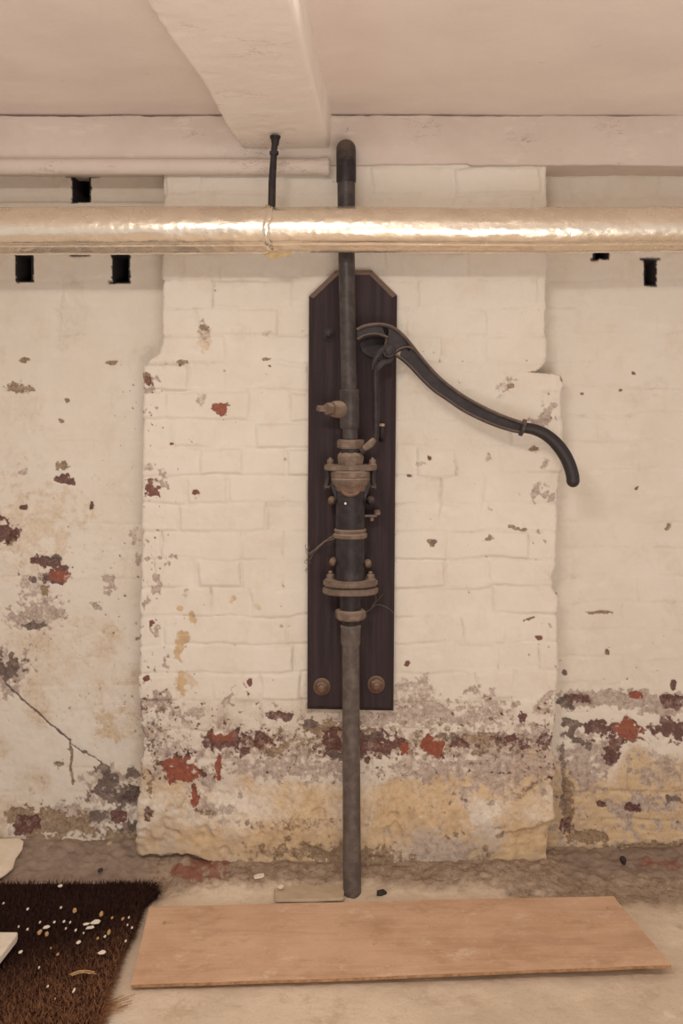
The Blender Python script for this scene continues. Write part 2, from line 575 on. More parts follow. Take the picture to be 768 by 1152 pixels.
# ---------------------------------------------------------------- brick relief
def brick_relief(X, Z, z0, seed, amp=1.0, plast=0.0):
    """outward relief (m) of painted brickwork; returns relief, joint strength"""
    rnd = random.Random(seed)
    pitch = 0.0754
    wx = X + 0.009 * fbm(X, Z, 0.07, seed + 1, 4)
    wz = Z + 0.011 * fbm(X, Z, 0.12, seed + 2, 4) + 0.004 * fbm(X, Z, 0.5, seed + 4, 2)
    row = np.floor((wz - z0) / pitch)
    lv = (wz - z0) / pitch - row
    dz = np.minimum(lv, 1 - lv) * pitch
    dx = np.full_like(X, 1.0)
    off = np.zeros_like(X)
    for r in range(int(row.min()), int(row.max()) + 1):
        msk = row == r
        if not msk.any():
            continue
        x = X.min() - rnd.random() * 0.22
        js = [x]
        header = r % 2 == 0
        while x < X.max() + 0.3:
            x += (0.112 if (header if rnd.random() < .7 else not header) else 0.225) * rnd.uniform(.94, 1.06)
            js.append(x)
        js = np.array(js)
        xx = wx[msk]
        k = np.clip(np.searchsorted(js, xx) - 1, 0, len(js) - 2)
        dx[msk] = np.minimum(xx - js[k], js[k + 1] - xx)
        po = np.array([rnd.gauss(0, 1) for _ in js])
        tl = np.array([rnd.gauss(0, 1) for _ in js])
        cen = (js[k] + js[k + 1]) / 2
        off[msk] = 0.0014 * po[k] + 0.010 * tl[k] * (xx - cen)
    st = np.clip(0.5 + 0.75 * fbm(X, Z, 0.16, seed + 6, 3), 0.04, 1.0)
    stv = np.clip(0.35 + 0.9 * fbm(X, Z, 0.10, seed + 8, 2), 0.0, 1.0)
    gz = np.exp(-(dz / 0.0048) ** 2) * st
    gx = np.exp(-(dx / 0.0048) ** 2) * stv
    st2 = sstep(.05, .45, fbm(X, Z, 0.13, seed + 11, 3))
    fz = np.exp(-(dz / 0.0019) ** 2) * st2
    fx = np.exp(-(dx / 0.0019) ** 2) * sstep(.1, .5, fbm(X, Z, 0.09, seed + 13, 3))
    fine = np.maximum(fz, fx)
    g = np.maximum(np.maximum(gz, gx), fine)
    fade = sstep(0.0, 0.010, np.minimum(dz, dx))
    rel = off * fade - 0.0032 * np.maximum(gz, gx) - 0.0022 * fine
    rel = rel * amp * (1 - plast)
    rel = rel + 0.0030 * fbm(X, Z, 0.055, seed + 3, 5, .55) + 0.0045 * fbm(X, Z, 0.28, seed + 5, 2)
    return rel, np.maximum(.55 * np.maximum(gz, gx), fine) * (1 - plast)


def recess_masks(px, py):
    """wear on the two recessed wall panels; px, py are positions on the wall face"""
    Lh = (px < 300).astype(float)
    Rh = 1 - Lh
    nn = fbm(px, py, 40, 91, 4)
    n8 = fbm(px, py, 7, 92, 3, .6)
    n5 = fbm(px, py, 4.5, 93, 3, .6)
    red = blobs(px, py, [(70, 539, 10, 6), (6, 600, 14, 15), (52, 630, 16, 7), (68, 640, 10, 6), (62, 648, 16, 8, 0, .75), (150, 893, 8, 12), (34, 928, 16, 9),
                         (133, 918, 10, 6), (103, 570, 3, 5), (26, 571, 5, 3),
                         (708, 821, 18, 11), (672, 820, 17, 12, 0, .9), (690, 845, 13, 12), (752, 822, 26, 12, 0, .9), (716, 783, 8, 6), (757, 787, 12, 9, 0, .8),
                         (650, 788, 14, 7, 0, .7), (712, 908, 9, 6), (757, 770, 4, 5), (637, 930, 7, 10), (682, 734, 3, 4), (677, 905, 6, 4)], 21, .55)
    tone = blobs(px, py, [(708, 820, 19, 12), (716, 783, 9, 6), (68, 648, 14, 6)], 22, .2)
    grey = blobs(px, py, [(42, 690, 32, 16), (40, 660, 22, 10, 0, .6), (12, 752, 24, 20), (121, 653, 8, 8), (109, 683, 5, 6), (120, 668, 4, 4), (116, 712, 3, 3), (131, 874, 10, 5),
                          (28, 532, 6, 6, 0, .7), (150, 605, 7, 8, 0, .6), (125, 885, 26, 22, 0, .8), (155, 630, 4, 8, 0, .8),
                          (700, 786, 80, 9), (660, 860, 30, 34, 0, .85), (742, 868, 30, 18, 0, .6), (745, 800, 26, 6), (715, 905, 40, 12, 0, .8), (752, 905, 12, 10), (100, 918, 50, 12, 0, .8)], 23, .7)
    earth = blobs(px, py, [(20, 437, 17, 6), (27, 405, 5, 3), (125, 408, 8, 2), (70, 524, 7, 6), (12, 606, 6, 8), (50, 664, 5, 6), (75, 450, 3, 3), (69, 474, 3, 3), (66, 860, 5, 4, 0, .7),
                           (62, 924, 50, 15), (20, 922, 16, 12), (140, 935, 40, 9, 0, .9), (674, 689, 15, 1.6), (752, 594, 6, 3, -40), (664, 940, 20, 5), (735, 950, 60, 6, 0, .8), (638, 905, 6, 40, 0, .9)], 24, .6)
    dark = blobs(px, py, [(10, 749, 16, 13), (40, 704, 15, 4), (116, 888, 15, 14, 20), (131, 901, 12, 8), (151, 893, 9, 11), (149, 870, 8, 7, 0, .8), (118, 868, 5, 9), (95, 846, 3, 2),
                          (60, 628, 14, 4), (36, 652, 4, 4), (150, 930, 10, 9), (112, 917, 14, 5, 0, .8),
                          (642, 818, 10, 8), (633, 870, 3.5, 55, 0, .6), (648, 832, 12, 4, 30), (636, 790, 8, 12), (662, 838, 6, 6), (757, 898, 9, 8, 0, .8), (634, 757, 3, 4), (655, 443, 2, 1.5), (713, 420, 2, 2),
                          (697, 439, 2, 2), (716, 549, 4, 2, -35), (623, 668, 3, 3)], 25, .7)
    dark = np.maximum(dark, seg_mask(px, py, [(2, 765), (20, 783), (38, 797), (60, 818), (79, 834)], 1.5) * Lh)
    dark = np.maximum(dark, .8 * seg_mask(px, py, [(80, 838), (97, 847), (113, 858), (118, 868)], 1.2) * Lh)
    earth = np.maximum(earth, .8 * seg_mask(px, py, [(79, 834), (80, 850), (79, 865), (82, 882)], 2.2) * Lh)
    earth = np.maximum(earth, seg_mask(px, py, [(662, 690), (675, 688), (688, 689)], 1.6, 5, .6) * Rh)
    # specks, denser in the flaking zones
    dens = Lh * (0.25 * sstep(560, 640, py) * (1 - sstep(800, 900, py)) + .28 * sstep(100, 150, px) * sstep(390, 450, py)) + Rh * .25 * sstep(690, 790, py)
    earth = np.maximum(earth, .75 * sstep(.66 - .35 * dens, .85 - .35 * dens, n5) * (dens > .02))
    red = np.maximum(red, .7 * sstep(.70 - .3 * dens, .85 - .3 * dens, n8) * (dens > .08))
    grey = np.maximum(grey, .9 * sstep(.3, .6, n8 + .55 * nn - .15 + .5 * (sstep(770, 800, py) - 1) + .35 * sstep(900, 930, py)) * sstep(760, 790, py) * np.clip(Rh + .5 * Lh, 0, 1))
    ochre = .6 * Lh * sstep(520, 760, py + 60 * nn) * (.45 + .7 * nn) + Rh * sstep(830, 880, py + 40 * nn) * .75
    ochre = np.maximum(ochre, .8 * blobs(px, py, [(30, 600, 70, 60, 0, .6), (60, 740, 70, 60, 0, .5), (122, 810, 22, 22, 0, .8), (20, 470, 40, 40, 0, .4)], 29, .6, .9))
    dirt = .30 * sstep(.15, .6, nn) + .5 * sstep(880, 945, py)
    rect = lambda x0, y0, x1, y1: sstep(x0 - .8, x0 + .8, px + 1.3 * n5) * (1 - sstep(x1 - .8, x1 + .8, px + 1.3 * n5)) * sstep(y0 - .8, y0 + .8, py + n5) * (1 - sstep(y1 - .8, y1 + .8, py + n5))
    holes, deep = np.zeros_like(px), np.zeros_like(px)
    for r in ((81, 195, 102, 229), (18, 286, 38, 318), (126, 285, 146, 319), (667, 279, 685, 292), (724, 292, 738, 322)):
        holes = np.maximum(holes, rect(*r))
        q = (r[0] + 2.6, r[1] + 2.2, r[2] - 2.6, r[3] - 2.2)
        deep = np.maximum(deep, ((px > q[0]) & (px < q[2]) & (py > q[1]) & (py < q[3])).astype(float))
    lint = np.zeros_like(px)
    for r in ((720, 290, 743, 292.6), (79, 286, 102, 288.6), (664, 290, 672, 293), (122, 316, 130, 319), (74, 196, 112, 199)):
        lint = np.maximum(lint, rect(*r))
    return dict(red=red, tone=tone, grey=grey, earth=earth, dark=dark, ochre=np.clip(ochre, 0, 1), dirt=dirt, hole_shade=np.maximum(sstep(.0, .5, holes), lint * .85)), deep, lint


def pier_masks(px, py):
    nn = fbm(px, py, 45, 191, 4)
    n12 = fbm(px, py, 14, 190, 4, .6)
    n8 = fbm(px, py, 7, 192, 3, .6)
    n5 = fbm(px, py, 4.5, 193, 3, .6)
    red = blobs(px, py, [(247, 461, 11, 7), (173, 551, 12, 13), (221, 555, 6, 4), (166, 429, 4, 5, 0, .9), (192, 499, 2.5, 2), (281, 767, 3.5, 5), (312, 805, 16, 6, 0, .75), (483, 515, 2.5, 4),
                         (203, 867, 23, 14), (190, 857, 9, 4), (246, 864, 4, 14), (219, 897, 5, 13), (250, 833, 22, 12, -15, .95), (296, 832, 22, 12, 0, .85), (275, 845, 6, 5),
                         (374, 836, 16, 14), (425, 838, 28, 14), (482, 834, 9, 10), (492, 843, 10, 10), (455, 843, 5, 7), (516, 838, 10, 8, 0, .8), (575, 830, 8, 5), (590, 842, 6, 3), (588, 806, 5, 5),
                         (576, 834, 34, 8, 0, .55), (612, 832, 12, 12, 0, .6), (167, 915, 5, 7, 0, .8), (165, 763, 4, 4, 0, .8), (170, 700, 3, 4), (606, 718, 4, 2.5), (596, 696, 7, 2.5, -20, .8), (458, 747, 3, 3, 0, .9)], 31, .55)
    tone = blobs(px, py, [(247, 461, 14, 10), (203, 867, 26, 17), (246, 864, 6, 16), (219, 897, 7, 15), (484, 838, 17, 19), (455, 843, 6, 8), (250, 828, 16, 8, 0, .6), (225, 555, 5, 5, 0, .6)], 32, .2)
    grey = blobs(px, py, [(615, 466, 12, 13, 25), (608, 556, 16, 8), (550, 515, 4, 6, 0, .8), (612, 520, 4, 8, 0, .7), (472, 523, 5, 4, 0, .6), (568, 436, 10, 10, 40, .55), (300, 376, 6, 5, 0, .5), (224, 452, 7, 6, 0, .6),
                          (480, 800, 46, 16, 0, .85), (540, 800, 40, 18, 0, .7), (410, 808, 40, 8, 0, .9), (300, 838, 60, 12, 0, .6), (330, 864, 70, 14, 0, .85), (480, 866, 40, 12, 0, .75), (560, 868, 66, 26, 0, .75),
                          (240, 910, 24, 14, 0, .7), (490, 955, 60, 22, 0, .55), (540, 835, 36, 12, 0, .9), (594, 836, 32, 18, 0, .8), (195, 840, 30, 10, 0, .5), (470, 775, 24, 12, 0, .6), (225, 880, 16, 14, 0, .7),
                          (168, 525, 7, 6, 0, .6), (230, 372, 6, 12, 0, .55), (208, 668, 4, 5, 0, .5)], 33, .75)
    ochre_sp = blobs(px, py, [(202, 685, 4, 4), (217, 695, 5, 7), (201, 728, 7, 18), (206, 716, 9, 8), (203, 770, 8, 12), (211, 765, 12, 10, 0, .6), (230, 380, 8, 14, 0, .6), (262, 674, 4, 4, 0, .7), (290, 684, 6, 4, 0, .6)], 35, .5)
    earth = blobs(px, py, [(229, 369, 6, 4, 30), (300, 404, 6, 2), (204, 408, 8, 2.5, 0, .8), (586, 596, 7, 3), (573, 435, 4, 3), (575, 592, 4, 3), (600, 505, 6, 3), (548, 606, 5, 2.5, -20), (485, 610, 4, 3), (165, 425, 6, 7, 0, .8),
                           (440, 837, 190, 15, 0, .62), (300, 842, 30, 9, 0, .9), (385, 822, 50, 4), (530, 830, 40, 4, 0, .7), (230, 912, 16, 5, 0, .6), (330, 925, 50, 6, 0, .5), (330, 955, 60, 8, 0, .7), (400, 962, 60, 14, 0, .9), (440, 972, 40, 8, 0, .8), (590, 890, 22, 4, -35, .6), (540, 962, 14, 10, -45, .5), (360, 818, 24, 7, 0, .8),
                           (620, 470, 2, 2), (607, 418, 14, 2), (632, 426, 3, 3)], 34, .7)
    dark = blobs(px, py, [(304, 412, 2, 1.5), (203, 411, 2, 1.5), (461, 535, 3, 2), (487, 610, 3, 3), (390, 852, 24, 4, 0, .7), (510, 832, 14, 6, 0, .7), (350, 815, 10, 4), (524, 900, 2, 2), (416, 828, 26, 4, 0, .8), (380, 848, 14, 4, 0, .8)], 36, .7)
    # the speckled left margin and the flaking lower zone
    left = (1 - sstep(175, 215, px)) * sstep(395, 420, py) * (1 - sstep(840, 900, py))
    low = sstep(760, 800, py + 25 * nn) * (1 - sstep(872, 890, py + 10 * nn))
    rgt = sstep(590, 612, px) * sstep(420, 440, py)
    dens = .25 + .55 * left + .75 * low + .35 * rgt
    dens = np.where(py < 380, .12, dens)
    dens = np.where(py > 885, .2, dens)
    earth = np.maximum(earth, .75 * sstep(.82 - .38 * dens, 1.0 - .38 * dens, n5))
    dark = np.maximum(dark, .7 * sstep(.92 - .38 * dens, 1.05 - .38 * dens, fbm(px, py, 5, 207, 3, .6)))
    red = np.maximum(red, .75 * sstep(.84 - .38 * dens, 1.0 - .38 * dens, fbm(px, py, 6, 201, 3, .6)))
    grey = np.maximum(grey, .85 * sstep(.86 - .5 * dens, 1.0 - .5 * dens, fbm(px, py, 11, 203, 3, .6) + .1))
    grey = np.maximum(grey, .85 * low * sstep(.15, .55, n12 + .25 * nn))
    tone = np.maximum(tone, .45 * (py < 800))
    base = sstep(868, 884, py + 14 * nn + 3 * n8 + 22 * sstep(560, 600, px) * 1.5 + 14 * (1 - sstep(190, 260, px)))
    ochre = base * (.62 + .5 * nn) + .9 * ochre_sp
    ochre = ochre * (1 - .75 * blobs(px, py, [(495, 955, 55, 22), (190, 925, 34, 30, 0, .55), (548, 930, 16, 26)], 39, .6, .8))
    earth = np.maximum(earth, .8 * base * sstep(.35, .6, n12) * sstep(.0, .4, fbm(px, py, 60, 210, 2) + .25))
    dirt = .22 * sstep(.2, .6, nn) + .95 * sstep(915, 972, py + 26 * nn) + .42 * low + .28 * base
    return dict(red=red, tone=tone, grey=grey, earth=earth, dark=dark, ochre=np.clip(ochre, 0, 1), dirt=np.clip(dirt, 0, 1), hole_shade=np.zeros_like(px))


ZC = 2.021          # ceiling height
YB = 0.11           # recessed wall face


def build_back_wall():
    xs = np.concatenate([np.linspace(-2.4, -1.04, 24)[:-1], np.arange(-1.04, -0.50, 0.0031), np.linspace(-0.5, 0.46, 30)[1:-1], np.arange(0.46, 0.97, 0.0031), np.linspace(0.98, 2.4, 24)])
    zs = np.concatenate([np.linspace(2.05, 1.92, 12)[:-1], np.arange(1.92, -0.06, -0.0033)])
    X, Z = np.meshgrid(xs, zs)
    d = D + YB
    px, py = CX + X * F / d, CY + (H - Z) * F / d
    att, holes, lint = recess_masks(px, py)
    plast = np.where(px < 300, .72, .45) * np.ones_like(px)
    plast = np.where((px > 600) & (py > 880), .1, plast)
    rel, g = brick_relief(X, Z, 0.014, 50, 1.6, plast)
    low = sstep(760, 830, py) * (.4 + .6 * (px > 600))
    rel = rel + low * .0045 * fbm(X, Z, 0.05, 77, 4) - .003 * sstep(.4, .7, att['red']) - .002 * sstep(.4, .7, att['dark']) - .0015 * att['grey'] - .003 * sstep(.4, .7, att['earth'])
    # left base: rubble footing pushed forward; right base: a low ledge
    rel = rel + np.where(px < 300, .03, 0) * sstep(900, 945, py + 10 * fbm(px, py, 30, 5, 3)) + np.where(px > 600, .02, 0) * sstep(937, 942, py + 5 * fbm(px, py, 20, 6, 3))
    # ledge under the top strip on the left
    rel = rel + np.where(px < 300, .012, 0.0) * sstep(227, 229, py) * (1 - sstep(286, 289, py))
    att['dirt'] = np.clip(att['dirt'] + .9 * g * (.6 + .6 * fbm(X, Z, .05, 61, 3)), 0, 1)
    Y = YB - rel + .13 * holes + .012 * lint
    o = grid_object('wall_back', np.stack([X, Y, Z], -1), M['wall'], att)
    tag(o, kind='structure')


def build_pier():
    zs = np.arange(1.91, -0.05, -0.0031)
    py_row = CY + (H - zs) * F / D
    Lc = [(150, 184), (290, 184), (330, 182), (385, 181), (398, 177), (404, 168), (411, 161.5), (470, 160), (560, 158), (700, 157), (850, 156), (900, 156.5), (960, 157), (1010, 157)]
    Rc = [(150, 616), (400, 615), (409, 613.5), (415, 609), (418.5, 604), (420.5, 626), (423, 631), (428, 633), (500, 632.5), (540, 631), (560, 628), (600, 627), (636, 626), (650, 621), (664, 622), (672, 626.5), (740, 627), (800, 626),
          (850, 625), (900, 624), (924, 622), (930, 619), (975, 618), (1010, 618)]
    r1 = np.arange(len(zs)) * 1.0
    wob = lambda s: 1.3 * fbm(py_row, py_row * 0 + s, 26, s, 4, .6) + .7 * fbm(py_row, py_row * 0 + s, 7, s + 3, 2)
    pl = np.interp(py_row, *zip(*Lc)) + wob(5)
    pr = np.interp(py_row, *zip(*Rc)) + wob(8)
    xl, xr = (pl - CX) * D / F, (pr - CX) * D / F
    rr = 0.011
    cols = [('l', 0.0, y, 0.0) for y in np.linspace(0.16, rr + .002, 22)]
    arc = [(1 - math.cos(a), 1 - math.sin(a), a) for a in np.linspace(0, math.pi / 2, 7)]
    cols += [('l', rr * u, rr * v, a) for u, v, a in arc]
    nf = 372
    cols += [('f', t, 0.0, math.pi / 2) for t in np.linspace(0, 1, nf)[1:-1]]
    cols += [('r', rr * u, rr * v, a) for u, v, a in reversed(arc)]
    cols += [('r', 0.0, y, 0.0) for y in np.linspace(rr + .002, 0.16, 22)]
    nr, nc = len(zs), len(cols)
    X, Y, NX, NY = (np.zeros((nr, nc)) for _ in range(4))
    Z = np.repeat(zs[:, None], nc, 1)
    for j, (k, o, y, a) in enumerate(cols):
        if k == 'l':
            X[:, j] = xl + o; NX[:, j] = -math.cos(a); NY[:, j] = -math.sin(a)
        elif k == 'r':
            X[:, j] = xr - o; NX[:, j] = math.cos(a); NY[:, j] = -math.sin(a)
        else:
            X[:, j] = xl + rr + (xr - xl - 2 * rr) * o; NY[:, j] = -1
        Y[:, j] = y
    px, py = CX + X * F / D, CY + (H - Z) * F / D
    att = pier_masks(px + 60 * Y * np.sign(X), py)
    zj = H - (345.5 - CY) * D / F
    plast = sstep(862, 884, py) * .9
    rel, g = brick_relief(X + Y * np.sign(X), Z, zj, 20, 1.7, plast)
    low = sstep(770, 830, py)
    rel = rel + low * .0035 * fbm(X, Z, .045, 177, 4) + .012 * sstep(870, 930, py) * (1 - .4 * sstep(500, 620, px)) + sstep(870, 900, py) * (.008 * fbm(X, Z, .11, 178, 4) + .005 * fbm(X, Z, .035, 179, 4, .6) - .006 * sstep(.25, .5, fbm(X, Z, .05, 180, 3)))
    rel = rel - .0025 * sstep(.4, .7, att['red']) - .0015 * sstep(.4, .7, att['grey']) - .0015 * sstep(.4, .7, att['dark']) - .0012 * sstep(.4, .7, att['ochre']) * (py < 800)
    # undercut at the ragged foot on the left
    foot = sstep(961, 964, py + 5 * fbm(px, py, 22, 7, 3) + 9 * sstep(200, 270, px) * -1) * (1 - sstep(250, 290, px))
    rel = rel - .03 * foot
    # bottom right: broken lower block
    rel = rel - .012 * sstep(926, 929, py + 6 * fbm(px, py, 25, 9, 3) + .25 * (px - 600)) * sstep(560, 590, px)
    att['dirt'] = np.clip(att['dirt'] + .8 * g * (.55 + .7 * fbm(X, Z, .05, 61, 3)), 0, 1)
    att['earth'] = np.maximum(att['earth'], .55 * sstep(.45, .8, g) * sstep(.30, .6, fbm(X, Z, .045, 66, 3)))
    V = np.stack([X + NX * rel, Y + NY * rel, Z], -1)
    tag(grid_object('wall_pier', V, M['wall'], att), kind='structure')


def build_floor():
    xs = np.concatenate([np.linspace(-2.4, -1.06, 20)[:-1], np.arange(-1.06, 1.02, 0.0042), np.linspace(1.03, 2.4, 20)])
    ys = np.concatenate([np.arange(0.16, -0.76, -0.0042), np.linspace(-0.77, -3.6, 50)])
    X, Y = np.meshgrid(xs, ys)
    d = D + Y
    px, py = CX + X * F / d, CY + H * F / d          # position as seen on the level floor
    lift_l = (1 - sstep(-.50, -.42, X)) * .048 * sstep(-.11, .10, Y)
    lift_c = sstep(-.50, -.44, X) * (1 - sstep(.50, .56, X)) * .030 * sstep(-.20, -.01, Y + .02 * fbm(X, Y, .12, 301, 3))
    lift_r = sstep(.50, .56, X) * .020 * sstep(-.18, .10, Y)
    near = sstep(-.22, -.04, Y)
    Zf = lift_l + lift_c + lift_r + near * (.009 * fbm(X, Y, .06, 302, 5, .62) + .005 * fbm(X, Y, .018, 303, 3)) + .0022 * fbm(X, Y, .12, 304, 4) + .0008 * fbm(X, Y, .02, 305, 3)
    n = fbm(X, Y, .16, 306, 4)
    n2 = fbm(X, Y, .05, 307, 4)
    soil = np.clip(.95 * sstep(-.23, -.02, Y + .06 * n) + .35 * sstep(.2, .6, n) * sstep(-.5, -.3, Y) + .45 * sstep(.3, .8, X) * sstep(-.4, -.15, Y + .1 * n), 0, 1)
    slab = (1 - sstep(-.56, -.50, X + .03 * n2)) * sstep(-.16, -.12, Y + .02 * n2) * .95 + .7 * sstep(.54, .6, X + .04 * n) * sstep(-.12, .02, Y + .06 * n)
    bd = blobs(px, py, [(225, 989, 48, 8), (205, 988, 22, 6), (745, 978, 40, 5, 0, .8), (470, 985, 60, 5, 0, .45)], 308, .7, .8)
    wh = blobs(px, py, [(752, 1142, 9, 3, 20), (138, 1147, 22, 4, -10, .8), (250, 1120, 60, 5, 0, .4), (420, 1000, 60, 6, 0, .4), (560, 1002, 40, 4, 0, .4)], 309, .6, .5)
    tag(grid_object('floor', np.stack([X, Y, Zf], -1), M['floor'], dict(soil=soil, slab=np.clip(slab, 0, 1), brickdust=bd, white=wh)), kind='structure')
    return xs, ys, Zf


def build_ceiling():
    xs = np.concatenate([np.linspace(-2.4, -1.1, 12)[:-1], np.arange(-1.1, 1.1, 0.012), np.linspace(1.1, 2.4, 12)])
    ys = np.concatenate([np.arange(0.16, -1.0, -0.012), np.linspace(-1.0, -3.6, 40)])
    X, Y = np.meshgrid(xs, ys)
    Z = ZC + .004 * fbm(X, Y, .5, 401, 3) + .0012 * fbm(X, Y, .07, 402, 3)
    tag(grid_object('ceiling', np.stack([X, Y, Z], -1), M['ceil'], flip=True), kind='structure')


def beam_grid(name, mat, sec_fn, ts, seedn, amp=.0025):
    """long timber: sec_fn(t) gives the open section as list of (p3d, normal)"""
    rows = []
    for t in ts:
        rows.append([list(p) + list(nv) for p, nv in sec_fn(t)])
    A = np.array(rows)
    V, Nn = A[..., :3], A[..., 3:]
    s = np.cumsum(np.concatenate([[0], np.linalg.norm(np.diff(V[0], axis=0), axis=1)]))
    U, T = np.meshgrid(s, np.array(ts))
    dsp = amp * fbm(T, U, .14, seedn, 4, .55) + amp * .8 * fbm(T, U, .03, seedn + 4, 3)
    chip = sstep(.45, .6, fbm(T, U, .06, seedn + 7, 3)) * -.002
    V = V + Nn * (dsp + chip)[..., None]
    o = grid_object(name, V, mat)
    tag(o, kind='structure')
    return o


def sec_points(corners, rad, counts):
    """points and outward normals of an open section with rounded corners"""
    out = []
    cs = [Vector(c) for c in corners]
    for i in range(len(cs) - 1):
        a, b = cs[i], cs[i + 1]
        t = (b - a).normalized()
        nrm = Vector((t.y, -t.x))
        s = rad if i > 0 else 0
        e = (b - a).length - (rad if i < len(cs) - 2 else 0)
        k = counts[i]
        for j in range(k + 1):
            out.append((a + t * (s + (e - s) * j / k), nrm))
        if i < len(cs) - 2:
            t2 = (cs[i + 2] - b).normalized()
            n2 = Vector((t2.y, -t2.x))
            c = b - t * rad + t2 * rad
            for j in range(1, 5):
                nn = (nrm * (1 - j / 5) + n2 * (j / 5)).normalized()
                out.append((c + nn * rad, nn))
    return out


def build_beams():
    # wall plate: face and soffit (section in Y,Z), running along X
    zb = 1.886
    ts = list(np.arange(-1.15, 1.15, .008))
    ts = [-2.4, -1.8, -1.4] + ts + [1.4, 1.8, 2.4]

    def sec(x):
        dz = 0.004 * math.sin(x * 3.0) - (.004 if x > .3 else 0)
        gp = ZC - .0015 + .0022 * math.sin(x * 5.3) * math.sin(x * 11 + 1)
        pts = [((.06, gp)), ((-.012, gp)), ((-.012, zb + dz)), ((.16, zb + dz))]
        res = []
        for p, nn in sec_points(pts, .006, (8, 17, 20)):
            res.append((Vector((x, p.x, p.y)), Vector((0, nn.x, nn.y))))
        return res
    o = beam_grid('trim_1', M['plate'], sec, ts, 501, .0025)

    # the big ceiling beam running from the wall towards the viewer (section in X,Z)
    zs = 1.929
    ts2 = list(np.arange(-0.004, -1.15, -.008)) + [-1.4, -1.8, -2.4, -3.0, -3.6]

    def sec2(y):
        q = -y / 0.946
        xl = -.302 + (-.353 + .302) * q + .004 * math.sin(y * 9)
        xr = -.068 + (-.106 + .068) * q
        pts = [((xl, ZC + .01)), ((xl, zs)), ((xr, zs)), ((xr + .004, ZC + .01))]
        return [(Vector((p.x, y, p.y)), Vector((nn.x, 0, nn.y))) for p, nn in sec_points(pts, .012, (12, 28, 12))]
    beam_grid('trim_2', M['beam'], sec2, ts2, 511, .0016)


# ---------------------------------------------------------------- overhead pipes
def build_pipes():
    # foil lagged pipe
    Yf = -.185
    sc = (D + Yf) / F
    zf = H + (CY - 258.5) * sc
    root = empty('lagged_pipe', (0, Yf, zf), 'fat foil-wrapped pipe with shiny dented jacket running across under the ceiling', 'pipe')
    R = .0555

    def jacket(x0, x1, R, seed, drop):
        nx, na = int((x1 - x0) / .005), 96
        xs = np.linspace(x0, x1, nx)
        an = np.linspace(0, 2 * math.pi, na)
        A, X = np.meshgrid(an, xs)
        # A measured from straight down, positive to the front; overlap seam low on the front
        seam = math.radians(42)
        lip = .0055 * sstep(seam - .05, seam - .01, A) * (1 - sstep(seam + .0, seam + 1.2, A))
        roll = .007 * np.exp(-((A - math.radians(14)) / .22) ** 2)
        r = R + lip * 0 - .003 * np.exp(-((A - seam) / .05) ** 2) + roll
        r = r + .0011 * fbm(X * .6, A * R, .045, seed, 4, .55) + .0016 * fbm(X, A * R * .3, .25, seed + 3, 2)
        r = r + .0006 * fbm(X, A * R, .012, seed + 6, 2)
        sag = .004 * fbm(X, X * 0, .7, seed + 9, 2) + drop * X
        V = np.stack([X, Yf - np.sin(A) * r, zf + sag - np.cos(A) * r], -1)
        V[..., :] -= np.array([0, Yf, zf])
        o = grid_object('foil_jacket', V, M['foil'], flip=True)
        o.parent = root
        tag(o, 'foil sleeve of the lagged pipe, ' + ('left of' if x0 < -.5 else 'right of') + ' the hanger')
        return o
    xj = (303 - CX) * sc
    jacket(-2.4, xj, R + .002, 601, 0.0)
    jacket(xj - .004, 2.4, R, 602, 0.0)
    # crumpled band over the joint
    mb = MB()
    nseg = 64
    prof = []
    rnd = random.Random(3)
    vs, fs = [], []
    ks = 6
    for i in range(ks):
        for k in range(nseg):
            a = 2 * math.pi * k / nseg
            x = xj - .010 + .018 * i / (ks - 1) + .004 * math.sin(3 * a + 1) + .002 * rnd.uniform(-1, 1)
            r = R + .0045 + .0015 * rnd.uniform(-1, 1) - (.003 if i in (0, ks - 1) else 0)
            vs.append((x, Yf - math.sin(a) * r, zf - math.cos(a) * r))
    for i in range(ks - 1):
        for k in range(nseg):
            k2 = (k + 1) % nseg
            fs.append((i * nseg + k, i * nseg + k2, (i + 1) * nseg + k2, (i + 1) * nseg + k))
    mb.add(vs, fs).build('joint_band', M['foil'], root, angle=60)
    # torn yellowed tape hanging under the joint
    T = MB()
    base = [(293, 284), (303, 280), (318, 281), (328, 285), (326, 289), (314, 289), (309, 293), (300, 289)]
    T.prism([P(x, y, Yf - .012 - .008 * math.sin(x)) for x, y in base], (0, .0015, 0)).build('tape_flap', M['tape'], root)

    # painted pipe along the wall plate on the left
    Yp = -.030
    sp = (D + Yp) / F
    pr = empty('painted_pipe', P(180, 187, Yp), 'thin white-painted pipe under the wall plate on the left, ending beside the pump pipe', 'pipe')
    pts = [P(x, 187.5 + .004 * (x - 180) * .2, Yp) for x in range(-560, 371, 15)]
    mb = MB().sweep(pts, .0215, .0215, 20)
    mb.build('pipe_body', M['plate'], pr)
    e = MB().lathe([(0, .0225), (.012, .0245), (.022, .0245), (.026, .02)], 20, (1, 0, 0), P(360, 187.7, Yp))
    e.build('end_cap', M['plate'], pr)

    # hanger rod from the beam soffit down to the lagged pipe
    Yh = -.16
    hr = empty('hanger_rod', P(307, 156, Yh), 'dark thin steel hanger rod dropping from the beam to the foil pipe', 'rod')
    MB().sweep([P(309.5, 154, Yh), P(307.5, 180, Yh), P(306, 205, Yh), P(305.5, 232, Yh - .008)], [.0075, .0085, .0095, .0095], None, 14).build('rod', M['iron'], hr)
    MB().lathe([(0, .0135), (.006, .0135), (.008, .011), (.010, .011), (.024, .0085)], 16, (0, 0, -1), P(309.5, 153.0, Yh)).build('ceiling_flange', M['iron'], hr)
    MB().lathe([(0, .012), (.010, .012)], 6, (0, 0, -1), P(308.2, 170, Yh)).build('nut', M['iron'], hr, .001)


